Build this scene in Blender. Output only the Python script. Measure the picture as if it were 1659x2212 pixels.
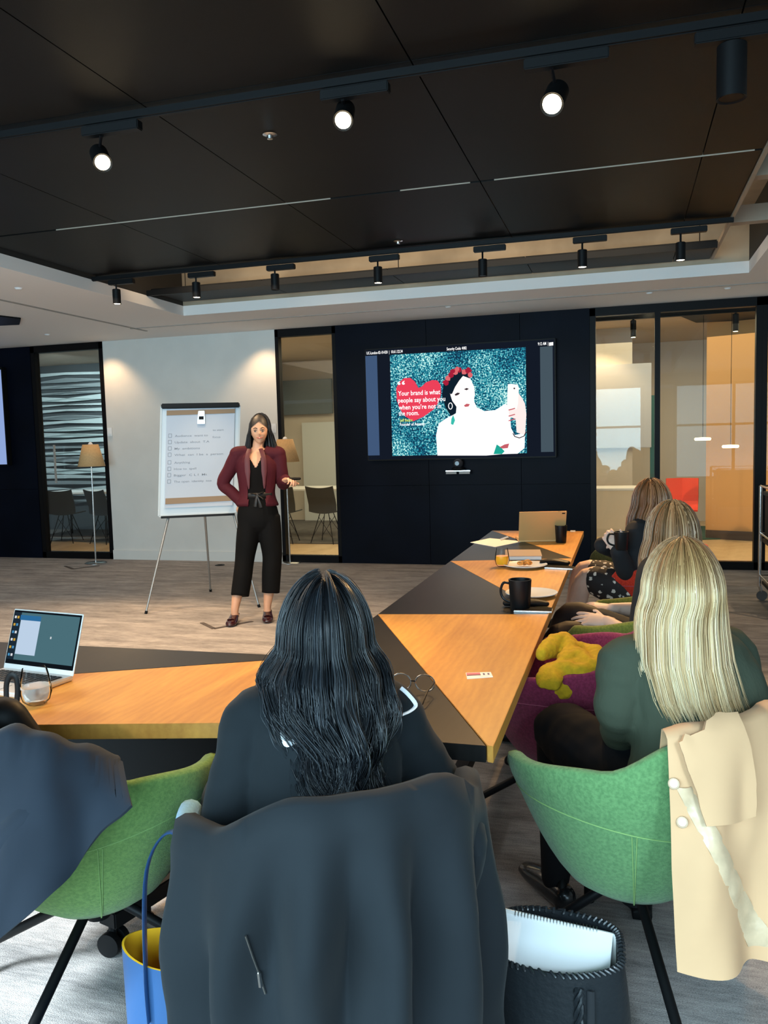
import bpy, bmesh, math, random
import numpy as np
from mathutils import Vector, Matrix, noise
for o in list(bpy.data.objects): bpy.data.objects.remove(o)
scn = bpy.context.scene
col = scn.collection
R = math.radians
rnd = random.Random(7)

# ------------------------------------------------------------ camera
IW, IH, FPX = 1659.0, 2212.0, 1780.0
YAW, PITCH, ROLL = R(16.36), R(5.0), R(-1.53)
CAM = np.array([0.0, 0.0, 1.45])
def cam_axes():
    cy, sy, cp, sp = math.cos(YAW), math.sin(YAW), math.cos(PITCH), math.sin(PITCH)
    f = np.array([-sy * cp, cy * cp, -sp]); r = np.array([cy, sy, 0.0]); u = np.cross(r, f)
    cr, sr = math.cos(ROLL), math.sin(ROLL)
    return cr * r + sr * u, -sr * r + cr * u, f
CR, CU, CF = cam_axes()
cam = bpy.data.cameras.new('camera'); camo = bpy.data.objects.new('camera', cam); col.objects.link(camo)
camo.matrix_world = Matrix(((CR[0], CU[0], -CF[0], CAM[0]), (CR[1], CU[1], -CF[1], CAM[1]), (CR[2], CU[2], -CF[2], CAM[2]), (0, 0, 0, 1)))
cam.sensor_fit = 'VERTICAL'; cam.sensor_height = 24.0; cam.lens = 24.0 * FPX / IH
cam.clip_start = 0.02; cam.clip_end = 100
scn.camera = camo
def at(px, py, X=None, Y=None, Z=None):
    """measure: the point of the plane X/Y/Z = const that the photograph shows at a pixel"""
    d = CF + (px - IW / 2) / FPX * CR - (py - IH / 2) / FPX * CU
    a, v = (0, X) if X is not None else ((1, Y) if Y is not None else (2, Z))
    return CAM + d * ((v - CAM[a]) / d[a])

# ------------------------------------------------------------ world, lights, exposure
w = bpy.data.worlds.new('world'); scn.world = w; w.use_nodes = True
bg = w.node_tree.nodes['Background']; bg.inputs[0].default_value = (0.62, 0.78, 1.0, 1); bg.inputs[1].default_value = 0.6
scn.view_settings.view_transform = 'Standard'; scn.view_settings.look = 'None'
scn.view_settings.exposure = 0.0; scn.view_settings.gamma = 1.0
scn.view_settings.use_curve_mapping = False
def area(loc, rot, sx, sy, power, color, name='daylight'):
    l = bpy.data.lights.new(name, 'AREA'); l.shape = 'RECTANGLE'; l.size = sx; l.size_y = sy
    l.energy = power; l.color = color
    o = bpy.data.objects.new(name, l); col.objects.link(o); o.location = loc; o.rotation_euler = rot
    return o
def spot(loc, target, power, color, angle=60, blend=0.6, size=0.03, name='spot'):
    l = bpy.data.lights.new(name, 'SPOT'); l.energy = power; l.color = color; l.spot_size = R(angle); l.spot_blend = blend
    l.shadow_soft_size = size
    o = bpy.data.objects.new(name, l); col.objects.link(o); o.location = loc
    o.rotation_euler = (Vector(target) - Vector(loc)).to_track_quat('-Z', 'Y').to_euler()
    return o
DAY = (0.58, 0.82, 1.0); WARM = (1.0, 0.60, 0.25); WARM2 = (1.0, 0.66, 0.36)
YB = -1.6          # window wall behind the photographer
area((-2.4, YB - 0.07, 1.46), (R(90), 0, 0), 5.5, 2.1, 640, DAY)
area((2.35, YB - 0.07, 1.46), (R(90), 0, 0), 2.4, 2.1, 80, DAY)
spot((-3.4, -1.4, 2.4), (-1.85, 1.55, 0.0), 4200, (0.80, 0.93, 1.0), 26, 1.0, .35, name='daylight_fill_spot')  # spot added inside the window to imitate a sunlight patch on the floor
spot((1.4, -1.4, 2.4), (-.15, 2.1, 0.0), 420, (0.62, 0.84, 1.0), 40, 1.0, .35, name='daylight_fill_spot')  # second added spot, brightens the right foreground floor
# warm down light of the room's tracks (lamps themselves are built below)
TABLE_SPOTS = [(-0.75, 4.7, 2.85, -0.50, 3.1, 30), (-0.3, 6.3, 2.66, -0.42, 5.2, 70), (0.38, 6.3, 2.66, 0.1, 4.2, 60)]
for x, y, z, tx, ty, p in TABLE_SPOTS: spot((x, y, z - .08), (tx, ty, 0.7), p * 3.2, WARM, 62)
spot((-2.73, 6.3, 2.6), (-2.8, 9.2, 1.6), 10, WARM2, 70)
spot((-3.45, 6.3, 2.6), (-3.2, 6.05, 0.9), 95, WARM2, 75)
spot((-1.86, 6.3, 2.6), (-2.9, 5.3, 0.3), 120, WARM2, 80)
spot((-4.2, 6.3, 2.6), (-4.2, 4.8, 0.0), 170, WARM2, 95)
spot((-2.23, 3.4, 2.66), (-2.4, 5.3, 0.0), 330, WARM2, 72)
spot((-1.1, 3.4, 2.66), (-1.5, 2.2, 0.74), 200, WARM, 62)
spot((-0.27, 3.4, 2.66), (-0.2, 2.3, 0.74), 130, WARM2, 72)
spot((1.6, 6.3, 2.6), (1.2, 6.6, 0.0), 70, WARM2, 90)
for x in (-6.25, -4.12): spot((x, 8.9, 2.76), (x, 9.2, 0.9), 34, WARM2, 100, size=.08)
area((-3.8, 4.2, 2.72), (0, 0, 0), 3.0, 4.0, 85, (1.0, 0.80, 0.60), 'bounce_fill')  # fill area light added for bounced light, not a track lamp
area((-1.85, 6.60, 3.05), (R(105), 0, 0), 4.6, .15, 26, (1.0, .78, .52), 'void_fill')  # area light added above the raft to brighten the tan board
# lobby behind the glass
area((-2.0, 11.5, 2.7), (0, 0, 0), 9.0, 3.0, 200, (1.0, 0.80, 0.52), 'lobby_light')
spot((-.35, 11.5, 2.8), (-.30, 12.0, 1.3), 40, WARM2, 95, name='lobby_spot')  # spot added to light up the lobby pier
spot((-8.2, 10.4, 2.8), (-9.2, 12.4, 1.2), 230, (.80, .95, 1.0), 95, name='lobby_spot')  # cool spot added to brighten the relief wall
spot((1.0, 10.0, 2.7), (1.2, 10.0, 0), 170, WARM2, 110, name='lobby_spot')
spot((-3.6, 9.9, 2.7), (-3.7, 9.9, 0), 130, WARM2, 100, name='lobby_spot')
spot((-6.6, 9.9, 2.7), (-7.0, 9.9, 0), 120, WARM2, 100, name='lobby_spot')

# ------------------------------------------------------------ materials
MATS = {}
def srgb(h):
    h = h.lstrip('#'); v = [int(h[i:i + 2], 16) / 255 for i in (0, 2, 4)]
    return tuple((c / 12.92 if c <= .04045 else ((c + .055) / 1.055) ** 2.4) for c in v)
def mat(name, color, rough=0.6, metal=0.0, spec=0.5, noise_scale=0, noise_amt=0.3, bump=0, bump_scale=80, stretch=None,
        sheen=0, emit=0, trans=0, coat=0, alpha=1, color2=None, ior=1.45, aniso=0, detail=4):
    if name in MATS: return MATS[name]
    if isinstance(color, str): color = srgb(color)
    m = bpy.data.materials.new(name); m.use_nodes = True; nt = m.node_tree; b = nt.nodes['Principled BSDF']
    b.inputs['Base Color'].default_value = (*color, 1); b.inputs['Roughness'].default_value = rough
    b.inputs['Metallic'].default_value = metal; b.inputs['Specular IOR Level'].default_value = spec
    b.inputs['Sheen Weight'].default_value = sheen; b.inputs['Transmission Weight'].default_value = trans
    b.inputs['Coat Weight'].default_value = coat; b.inputs['IOR'].default_value = ior; b.inputs['Alpha'].default_value = alpha
    b.inputs['Anisotropic'].default_value = aniso
    if emit:
        b.inputs['Emission Color'].default_value = (*color, 1); b.inputs['Emission Strength'].default_value = emit
    tc = None
    def coords(scale):
        nonlocal tc
        if tc is None: tc = nt.nodes.new('ShaderNodeTexCoord')
        mp = nt.nodes.new('ShaderNodeMapping'); nt.links.new(tc.outputs['Object'], mp.inputs[0])
        if stretch: mp.inputs['Scale'].default_value = stretch
        n = nt.nodes.new('ShaderNodeTexNoise'); n.inputs['Scale'].default_value = scale; n.inputs['Detail'].default_value = detail
        nt.links.new(mp.outputs[0], n.inputs['Vector']); return n
    if noise_scale:
        n = coords(noise_scale); r = nt.nodes.new('ShaderNodeValToRGB')
        if color2 is None: c2 = tuple(c * (1 - noise_amt) for c in color); c1 = tuple(min(1, c * (1 + noise_amt)) for c in color)
        else: c2 = srgb(color2) if isinstance(color2, str) else color2; c1 = color
        r.color_ramp.elements[0].position = .35; r.color_ramp.elements[1].position = .65
        r.color_ramp.elements[0].color = (*c2, 1); r.color_ramp.elements[1].color = (*c1, 1)
        nt.links.new(n.outputs[0], r.inputs[0]); nt.links.new(r.outputs[0], b.inputs['Base Color'])
    if bump:
        n = coords(bump_scale); bp = nt.nodes.new('ShaderNodeBump'); bp.inputs['Strength'].default_value = bump; bp.inputs['Distance'].default_value = .01
        nt.links.new(n.outputs[0], bp.inputs['Height']); nt.links.new(bp.outputs[0], b.inputs['Normal'])
    MATS[name] = m; return m
def emat(name, color, strength):
    if name in MATS: return MATS[name]
    if isinstance(color, str): color = srgb(color)
    m = bpy.data.materials.new(name); m.use_nodes = True; nt = m.node_tree; nt.nodes.clear()
    o = nt.nodes.new('ShaderNodeOutputMaterial'); e = nt.nodes.new('ShaderNodeEmission')
    e.inputs[0].default_value = (*color, 1); e.inputs[1].default_value = strength
    nt.links.new(e.outputs[0], o.inputs[0]); MATS[name] = m; return m
def glass_mat(name, tint=(.93, .97, .96), refl=1.0, rough=0.0, blend=.22):
    """thin pane: clear with a Fresnel reflection"""
    m = bpy.data.materials.new(name); m.use_nodes = True; nt = m.node_tree; nt.nodes.clear()
    o = nt.nodes.new('ShaderNodeOutputMaterial'); t = nt.nodes.new('ShaderNodeBsdfTransparent'); g = nt.nodes.new('ShaderNodeBsdfGlossy')
    t.inputs[0].default_value = (*tint, 1); g.inputs['Roughness'].default_value = rough; g.inputs['Color'].default_value = (refl, refl, refl, 1)
    fr = nt.nodes.new('ShaderNodeLayerWeight'); fr.inputs[0].default_value = blend
    mx = nt.nodes.new('ShaderNodeMixShader')
    nt.links.new(fr.outputs['Fresnel'], mx.inputs[0]); nt.links.new(t.outputs[0], mx.inputs[1]); nt.links.new(g.outputs[0], mx.inputs[2])
    nt.links.new(mx.outputs[0], o.inputs[0]); MATS[name] = m; return m

def carpet_mat():
    m = mat('carpet_streaked', (.30, .28, .265), .95, spec=.15)
    nt = m.node_tree; b = nt.nodes['Principled BSDF']
    tc = nt.nodes.new('ShaderNodeTexCoord')
    def nz(scale, st, det=5, rgh=.6):
        mp = nt.nodes.new('ShaderNodeMapping'); mp.inputs['Scale'].default_value = st; nt.links.new(tc.outputs['Object'], mp.inputs[0])
        n = nt.nodes.new('ShaderNodeTexNoise'); n.inputs['Scale'].default_value = scale; n.inputs['Detail'].default_value = det; n.inputs['Roughness'].default_value = rgh
        nt.links.new(mp.outputs[0], n.inputs['Vector']); return n
    a = nz(2.2, (1, 4.0, 1)); f = nz(14, (1, 6, 1)); g = nz(260, (1, 1.6, 1), 2)
    mx = nt.nodes.new('ShaderNodeMath'); mx.operation = 'MULTIPLY_ADD'; mx.inputs[1].default_value = .40
    nt.links.new(a.outputs[0], mx.inputs[0])
    m2 = nt.nodes.new('ShaderNodeMath'); m2.operation = 'MULTIPLY'; m2.inputs[1].default_value = .28; nt.links.new(f.outputs[0], m2.inputs[0])
    m3 = nt.nodes.new('ShaderNodeMath'); m3.operation = 'MULTIPLY_ADD'; m3.inputs[1].default_value = .42
    nt.links.new(g.outputs[0], m3.inputs[0]); nt.links.new(m2.outputs[0], m3.inputs[2]); nt.links.new(m3.outputs[0], mx.inputs[2])
    r = nt.nodes.new('ShaderNodeValToRGB'); e = r.color_ramp.elements
    e[0].position = .44; e[0].color = (.158, .148, .145, 1); e[1].position = .72; e[1].color = (.54, .495, .465, 1)
    nt.links.new(mx.outputs[0], r.inputs[0]); nt.links.new(r.outputs[0], b.inputs['Base Color'])
    bp = nt.nodes.new('ShaderNodeBump'); bp.inputs['Strength'].default_value = .35; bp.inputs['Distance'].default_value = .01
    nt.links.new(g.outputs[0], bp.inputs['Height']); nt.links.new(bp.outputs[0], b.inputs['Normal'])
    return m
def wood_mat(name, dark, light, rough=.32, rot=0.0, scale=3.0, coat=.2):
    m = mat(name, light, rough, coat=coat)
    nt = m.node_tree; b = nt.nodes['Principled BSDF']; b.inputs['Coat Roughness'].default_value = .25
    tc = nt.nodes.new('ShaderNodeTexCoord'); mp = nt.nodes.new('ShaderNodeMapping'); mp.inputs['Rotation'].default_value = (0, 0, rot); mp.inputs['Scale'].default_value = (1, .22, 1)
    nt.links.new(tc.outputs['Object'], mp.inputs[0])
    n1 = nt.nodes.new('ShaderNodeTexNoise'); n1.inputs['Scale'].default_value = scale * 2; n1.inputs['Detail'].default_value = 3; n1.inputs['Distortion'].default_value = 1.2
    n2 = nt.nodes.new('ShaderNodeTexWave'); n2.inputs['Scale'].default_value = scale * 4; n2.inputs['Distortion'].default_value = 7; n2.inputs['Detail'].default_value = 3; n2.inputs['Detail Scale'].default_value = 1.5
    n3 = nt.nodes.new('ShaderNodeTexNoise'); n3.inputs['Scale'].default_value = scale * 40; n3.inputs['Detail'].default_value = 2
    for n in (n1, n2, n3): nt.links.new(mp.outputs[0], n.inputs['Vector'])
    a = nt.nodes.new('ShaderNodeMath'); a.operation = 'MULTIPLY_ADD'; a.inputs[1].default_value = .09
    nt.links.new(n2.outputs['Fac'], a.inputs[0]); nt.links.new(n1.outputs[0], a.inputs[2])
    c = nt.nodes.new('ShaderNodeMath'); c.operation = 'MULTIPLY_ADD'; c.inputs[1].default_value = .22
    nt.links.new(n3.outputs[0], c.inputs[0]); nt.links.new(a.outputs[0], c.inputs[2])
    r = nt.nodes.new('ShaderNodeValToRGB'); e = r.color_ramp.elements
    e[0].position = .40; e[0].color = (*dark, 1); e[1].position = .85; e[1].color = (*light, 1)
    nt.links.new(c.outputs[0], r.inputs[0]); nt.links.new(r.outputs[0], b.inputs['Base Color'])
    return m
M_CARPET = carpet_mat()
M_OAK = wood_mat('honey_oak_veneer', (.42, .180, .032), (.62, .300, .058), .45, coat=.0)
M_OAKD = wood_mat('black_stained_veneer', (.0025, .0022, .0022), (.009, .008, .0075), .40, rot=.6, coat=0)
M_OAKD.node_tree.nodes['Principled BSDF'].inputs['Specular IOR Level'].default_value = .3
M_LFLOOR = wood_mat('pale_lobby_floor', (.42, .29, .15), (.62, .46, .27), .4, rot=1.5, scale=1.2)
M_WALL = mat('warm_white_paint', (.66, .64, .60), .75, noise_scale=3, noise_amt=.03)
M_SOFF = mat('soffit_white_paint', (.84, .78, .74), .8)
M_NAVY = mat('navy_black_laminate', (.0014, .0028, .008), .5, spec=.10, noise_scale=2, noise_amt=.25)
M_FRAME = mat('black_metal_frame', (.004, .0035, .004), .45, spec=.15)
M_BLACK = mat('satin_black', (.0045, .0045, .005), .5, spec=.2)
M_RAFT = mat('black_ceiling_mesh', (.0032, .0028, .0026), .45, spec=.18, noise_scale=1.4, noise_amt=.35, bump=.25, bump_scale=500)
M_SLAB = mat('concrete_slab_paint', (.40, .33, .25), .8, noise_scale=2, noise_amt=.15)
M_CHROME = mat('brushed_steel', (.62, .61, .60), .25, metal=1)
M_WHITE = mat('white_plastic', (.8, .8, .8), .4)
M_GLASS = glass_mat('clear_partition_glass', (.90, .94, .93), 1.0)
M_LAMP = emat('lit_lamp_face', (1.0, .80, .50), 30)

# ------------------------------------------------------------ geometry helpers
def V(*a): return np.array(a, float)
def nrm(v): v = np.asarray(v, float); return v / (np.linalg.norm(v) + 1e-12)
class G:
    def __init__(s): s.v = []; s.f = []
    def add(s, vs, fs):
        o = len(s.v); s.v.extend([tuple(map(float, p)) for p in vs]); s.f.extend([tuple(o + i for i in f) for f in fs]); return s
    def box(s, c, d, rz=0.0, M=None):
        x, y, z = d[0] / 2, d[1] / 2, d[2] / 2; P = []
        ca, sa = math.cos(rz), math.sin(rz)
        for k in (-1, 1):
            for i, j in ((-1, -1), (1, -1), (1, 1), (-1, 1)):
                p = (i * x, j * y, k * z)
                p = (p[0] * ca - p[1] * sa, p[0] * sa + p[1] * ca, p[2])
                if M is not None: p = tuple(M @ Vector(p))
                P.append((c[0] + p[0], c[1] + p[1], c[2] + p[2]))
        return s.add(P, [(3, 2, 1, 0), (4, 5, 6, 7), (0, 1, 5, 4), (1, 2, 6, 5), (2, 3, 7, 6), (3, 0, 4, 7)])
    def prism(s, poly, z0, z1):
        n = len(poly); P = [(p[0], p[1], z0) for p in poly] + [(p[0], p[1], z1) for p in poly]
        return s.add(P, [tuple(range(n - 1, -1, -1)), tuple(range(n, 2 * n))] + [(i, (i + 1) % n, n + (i + 1) % n, n + i) for i in range(n)])
    def slab(s, P, t):
        """polygon of 3-D points thickened by vector t"""
        n = len(P); P = [V(*p) for p in P]; t = V(*t)
        return s.add(P + [p + t for p in P], [tuple(range(n - 1, -1, -1)), tuple(range(n, 2 * n))] + [(i, (i + 1) % n, n + (i + 1) % n, n + i) for i in range(n)])
    def bar(s, a, b, wd, ht, up=(0, 0, 1)):
        a, b = V(*a), V(*b); d = nrm(b - a); sd = nrm(np.cross(d, V(*up))); u = np.cross(sd, d); P = []
        for p in (a, b):
            for i, j in ((-1, -1), (1, -1), (1, 1), (-1, 1)): P.append(p + sd * i * wd / 2 + u * j * ht / 2)
        return s.add(P, [(3, 2, 1, 0), (4, 5, 6, 7), (0, 1, 5, 4), (1, 2, 6, 5), (2, 3, 7, 6), (3, 0, 4, 7)])
    def tube(s, pts, r, n=8, caps=True, flat=None, up=None, close=False):
        pts = [V(*p) for p in pts]; m = len(pts)
        if not hasattr(r, '__len__'): r = [r] * m
        rings = []; prev = None
        for i, p in enumerate(pts):
            if close: d = nrm(pts[(i + 1) % m] - pts[i - 1])
            else: d = nrm(pts[min(i + 1, m - 1)] - pts[max(i - 1, 0)])
            if prev is None:
                a = V(*up) if up is not None else (V(0, 0, 1) if abs(d[2]) < .9 else V(0, 1, 0))
                x = nrm(np.cross(a, d)) if up is None else nrm(a - d * np.dot(a, d))
            else: x = nrm(prev - d * np.dot(prev, d))
            prev = x; y = np.cross(d, x)
            rr = r[i]; ra, rb = (rr if hasattr(rr, '__len__') else (rr, rr * (flat or 1)))
            rings.append([p + x * ra * math.cos(2 * math.pi * k / n) + y * rb * math.sin(2 * math.pi * k / n) for k in range(n)])
        P = [q for rg in rings for q in rg]; F = []
        for i in range(m if close else m - 1):
            j = (i + 1) % m
            for k in range(n): F.append((i * n + k, i * n + (k + 1) % n, j * n + (k + 1) % n, j * n + k))
        if caps and not close: F.append(tuple(range(n - 1, -1, -1))); F.append(tuple((m - 1) * n + k for k in range(n)))
        return s.add(P, F)
    def chain(s, pts, r, n=16, up=None, sub=5, capk=1.0):
        """round-ended tapered limb through the points (smooth), radii scalar or (side, depth)"""
        pts = [V(*p) for p in pts]; rr = [np.array(q if hasattr(q, '__len__') else (q, q), float) for q in r]
        P, Q = cat(pts, sub), cat(rr, sub)
        d0 = nrm(P[0] - P[1]); d1 = nrm(P[-1] - P[-2]); A = []; B = []
        for k in range(4, 0, -1):
            a = k / 4 * math.pi / 2 * .97; A.append(P[0] + d0 * min(Q[0]) * math.sin(a) * capk); B.append(Q[0] * math.cos(a))
        A += P; B += Q
        for k in range(1, 5):
            a = k / 4 * math.pi / 2 * .97; A.append(P[-1] + d1 * min(Q[-1]) * math.sin(a) * capk); B.append(Q[-1] * math.cos(a))
        return s.tube(A, [tuple(b) for b in B], n, up=up)
    def sph(s, c, r, n=16, m=10, M=None):
        if not hasattr(r, '__len__'): r = (r, r, r)
        P = []; F = []
        for i in range(m + 1):
            t = math.pi * i / m
            for k in range(n):
                a = 2 * math.pi * k / n; p = V(r[0] * math.sin(t) * math.cos(a), r[1] * math.sin(t) * math.sin(a), r[2] * math.cos(t))
                if M is not None: p = np.array(M @ Vector(p))
                P.append(V(*c) + p)
        for i in range(m):
            for k in range(n): F.append((i * n + k, (i + 1) * n + k, (i + 1) * n + (k + 1) % n, i * n + (k + 1) % n))
        return s.add(P, F)
    def lathe(s, c, prof, n=24, M=None, sx=1, sy=1):
        P = []; F = []; m = len(prof)
        for r, z in prof:
            for k in range(n):
                a = 2 * math.pi * k / n; p = V(r * math.cos(a) * sx, r * math.sin(a) * sy, z)
                if M is not None: p = np.array(M @ Vector(p))
                P.append(V(*c) + p)
        for i in range(m - 1):
            for k in range(n): F.append((i * n + k, i * n + (k + 1) % n, (i + 1) * n + (k + 1) % n, (i + 1) * n + k))
        if prof[0][0] > 1e-6: F.append(tuple(range(n - 1, -1, -1)))
        if prof[-1][0] > 1e-6: F.append(tuple((m - 1) * n + k for k in range(n)))
        return s.add(P, F)
    def grid(s, rows, close_u=False):
        nr, nc = len(rows), len(rows[0]); P = [q for r in rows for q in r]; F = []
        for i in range(nr - 1):
            for k in range(nc if close_u else nc - 1):
                k2 = (k + 1) % nc; F.append((i * nc + k, i * nc + k2, (i + 1) * nc + k2, (i + 1) * nc + k))
        return s.add(P, F)
    def sheet(s, rows, t):
        """grid given thickness t along its normals, closed edges"""
        A = np.array(rows, float); nr, nc = A.shape[:2]
        du = np.gradient(A, axis=1); dv = np.gradient(A, axis=0); N = np.cross(du, dv); N /= (np.linalg.norm(N, axis=2, keepdims=True) + 1e-12)
        B = A + N * t; P = list(A.reshape(-1, 3)) + list(B.reshape(-1, 3)); o = nr * nc; F = []
        for i in range(nr - 1):
            for k in range(nc - 1):
                a, b, c, d = i * nc + k, i * nc + k + 1, (i + 1) * nc + k + 1, (i + 1) * nc + k
                F.append((d, c, b, a)); F.append((o + a, o + b, o + c, o + d))
        for k in range(nc - 1):
            F.append((k, k + 1, o + k + 1, o + k)); a = (nr - 1) * nc; F.append((a + k + 1, a + k, o + a + k, o + a + k + 1))
        for i in range(nr - 1):
            a, b = i * nc, (i + 1) * nc; F.append((b, a, o + a, o + b)); a += nc - 1; b += nc - 1; F.append((a, b, o + b, o + a))
        return s.add(P, F)
    def obj(s, name, m, parent=None, smooth=True, w=False, bevel=0, auto=40):
        V_ = s.v
        if w and parent is not None:
            I = wmat(parent).inverted(); V_ = [tuple(I @ Vector(p)) for p in V_]
        me = bpy.data.meshes.new(name); me.from_pydata(V_, [], s.f); me.validate(); me.update()
        bm = bmesh.new(); bm.from_mesh(me)
        bmesh.ops.remove_doubles(bm, verts=bm.verts, dist=1e-6)
        bmesh.ops.recalc_face_normals(bm, faces=bm.faces)
        if bevel: bmesh.ops.bevel(bm, geom=[e for e in bm.edges if len(e.link_faces) == 2 and e.calc_face_angle(0) > .6], offset=bevel, segments=2, affect='EDGES', clamp_overlap=True)
        for f in bm.faces: f.smooth = smooth
        if smooth and auto:
            for e in bm.edges:
                if len(e.link_faces) == 2 and e.calc_face_angle(0) > R(auto): e.smooth = False
        bm.to_mesh(me); bm.free()
        o = bpy.data.objects.new(name, me); col.objects.link(o)
        if m: me.materials.append(m)
        if parent is not None: o.parent = parent
        return o
def wmat(o):
    m = Matrix.LocRotScale(o.location, o.rotation_euler, None)
    return (wmat(o.parent) @ m) if o.parent else m
def cat(pts, sub):
    """Catmull-Rom through points"""
    pts = [np.asarray(p, float) for p in pts]
    if len(pts) < 3: return [pts[0] + (pts[-1] - pts[0]) * i / sub for i in range(sub + 1)]
    out = []; n = len(pts)
    for i in range(n - 1):
        p0, p1, p2, p3 = pts[max(i - 1, 0)], pts[i], pts[i + 1], pts[min(i + 2, n - 1)]
        for k in range(sub):
            t = k / sub
            out.append(.5 * ((2 * p1) + (-p0 + p2) * t + (2 * p0 - 5 * p1 + 4 * p2 - p3) * t * t + (-p0 + 3 * p1 - 3 * p2 + p3) * t ** 3))
    out.append(pts[-1]); return out
def surf(ctrl, su, sv):
    """smooth grid through a control grid (rows of points)"""
    rows = [cat(r, su) for r in ctrl]; cols = []
    for k in range(len(rows[0])): cols.append(cat([r[k] for r in rows], sv))
    return [[cols[k][i] for k in range(len(cols))] for i in range(len(cols[0]))]
def thing(name, label, cat_, loc=(0, 0, 0), rz=0.0, group=None):
    o = bpy.data.objects.new(name, None); col.objects.link(o); o.location = loc; o.rotation_euler = (0, 0, rz)
    o.empty_display_size = .05; o['label'] = label; o['category'] = cat_
    if group: o['group'] = group
    return o
def tag(o, label, cat_, group=None):
    o['label'] = label; o['category'] = cat_
    if group: o['group'] = group
    return o
def struct(o): o['kind'] = 'structure'; return o
def dup(root, loc, rz, label, group=None):
    r = root.copy(); col.objects.link(r); r.location = loc; r.rotation_euler = (0, 0, rz); r['label'] = label
    if group: r['group'] = group
    for ch in list(root.children):
        c = ch.copy(); col.objects.link(c); c.parent = r
        for g in list(ch.children):
            d = g.copy(); col.objects.link(d); d.parent = c
    return r
def text(body, parent, name, m, origin, xd, ud, height, width=None, depth=.0006, bold=0.0, wrld=True):
    cu = bpy.data.curves.new('t', 'FONT'); cu.body = body; cu.size = 1.0; cu.extrude = 0; cu.offset = bold; cu.resolution_u = 2
    o = bpy.data.objects.new('t', cu); col.objects.link(o); bpy.context.view_layer.update()
    dg = bpy.context.evaluated_depsgraph_get(); me = bpy.data.meshes.new_from_object(o.evaluated_get(dg)); bpy.data.objects.remove(o)
    xs = [v.co.x for v in me.vertices]; x0, x1 = min(xs), max(xs)
    sx = (width / (x1 - x0)) if width else height; xd, ud = nrm(xd), nrm(ud); nd = np.cross(xd, ud); P = []
    for v in me.vertices: P.append(np.asarray(origin, float) + xd * (v.co.x - x0) * sx + ud * v.co.y * height + nd * depth)
    F = [tuple(p.vertices) for p in me.polygons]; bpy.data.meshes.remove(me)
    return G().add(P, F).obj(name, m, parent, smooth=False, w=wrld)
def remesh(o, voxel=.006, smooth=4, wrinkle=None):
    md = o.modifiers.new('r', 'REMESH'); md.mode = 'VOXEL'; md.voxel_size = voxel; md.use_smooth_shade = True
    if smooth: ms = o.modifiers.new('s', 'SMOOTH'); ms.iterations = smooth; ms.factor = .5
    bpy.context.view_layer.update(); dg = bpy.context.evaluated_depsgraph_get()
    me = bpy.data.meshes.new_from_object(o.evaluated_get(dg)); o.modifiers.clear(); old = o.data; o.data = me; me.name = o.name
    if not me.materials and old.materials: me.materials.append(old.materials[0])
    bpy.data.meshes.remove(old)
    if wrinkle:
        n = len(me.vertices); co = np.empty(n * 3); me.vertices.foreach_get('co', co); no = np.empty(n * 3)
        me.vertices.foreach_get('normal', no); co = co.reshape(-1, 3); no = no.reshape(-1, 3)
        amp, sc, st = wrinkle; d = np.array([noise.noise(Vector((c[0] * sc * st[0], c[1] * sc * st[1], c[2] * sc * st[2]))) + .5 * noise.noise(Vector((c[0] * sc * 2.3 * st[0] + 7, c[1] * sc * 2.3 * st[1], c[2] * sc * 2.3 * st[2]))) for c in co])
        me.vertices.foreach_set('co', (co + no * (d * amp)[:, None]).ravel()); me.update()
    return o
# ============================================================ ROOM
YW = 9.2; ZC = 2.79
XL, XR = -9.6, 3.6
struct(G().box(((XL + XR) / 2, (YB + YW) / 2, -.05), (XR - XL, YW - YB, .1)).obj('floor', M_CARPET, smooth=False))
# thin dark seams / service hatch outlines in the carpet
fl = bpy.data.objects['floor']
hat = [((436, 1345), (462, 1358)), ((462, 1358), (545, 1342)), ((141, 1223), (158, 1229)), ((158, 1229), (214, 1222))]
gh = G()
for a, b in hat: gh.bar(at(*a, Z=.002), at(*b, Z=.002), .035, .004)
gh.obj('hatch_trim', mat('hatch_metal', (.10, .075, .06), .5, metal=.4), fl, smooth=False)
# back wall in segments (front face at YW)
def xw(px, py=960, Y=YW): return float(at(px, py, Y=Y)[0])
def wallbox(name, x0, x1, z0, z1, m, y0=YW, th=.14):
    return struct(G().box(((x0 + x1) / 2, y0 + th / 2, (z0 + z1) / 2), (x1 - x0, th, z1 - z0)).obj(name, m, smooth=False))
XA, XBl, XC, XD, XE, XF, XG = xw(78), xw(88), -6.37, -4.0, -3.235, -.358, 1.34
wb = wallbox('wall_back', XC, XD, 0, ZC, M_WALL)
trim = struct(G().box(((XC + XD) / 2, YW - .008, .06), (XD - XC, .016, .12)).obj('baseboard_back', M_WALL, smooth=False))
# dark laminate walls made of panels
def panel_wall(name, x0, x1, xs, zs):
    o = wallbox(name, x0, x1, 0, ZC, M_BLACK, YW + .03, .11)
    xs = [x0] + xs + [x1]
    for i in range(len(xs) - 1):
        for k in range(len(zs) - 1):
            G().box(((xs[i] + xs[i + 1]) / 2, YW + .01, (zs[k] + zs[k + 1]) / 2), (xs[i + 1] - xs[i] - .004, .04, zs[k + 1] - zs[k] - .004)).obj('panel', M_NAVY, o, smooth=False, bevel=.002)
    return o
panel_wall('wall_back_dark', XE, XF, [-2.15, -1.1], [0, .92, ZC])
panel_wall('wall_back_left', XL, XA, [-8.5], [0, .92, ZC])
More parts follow.
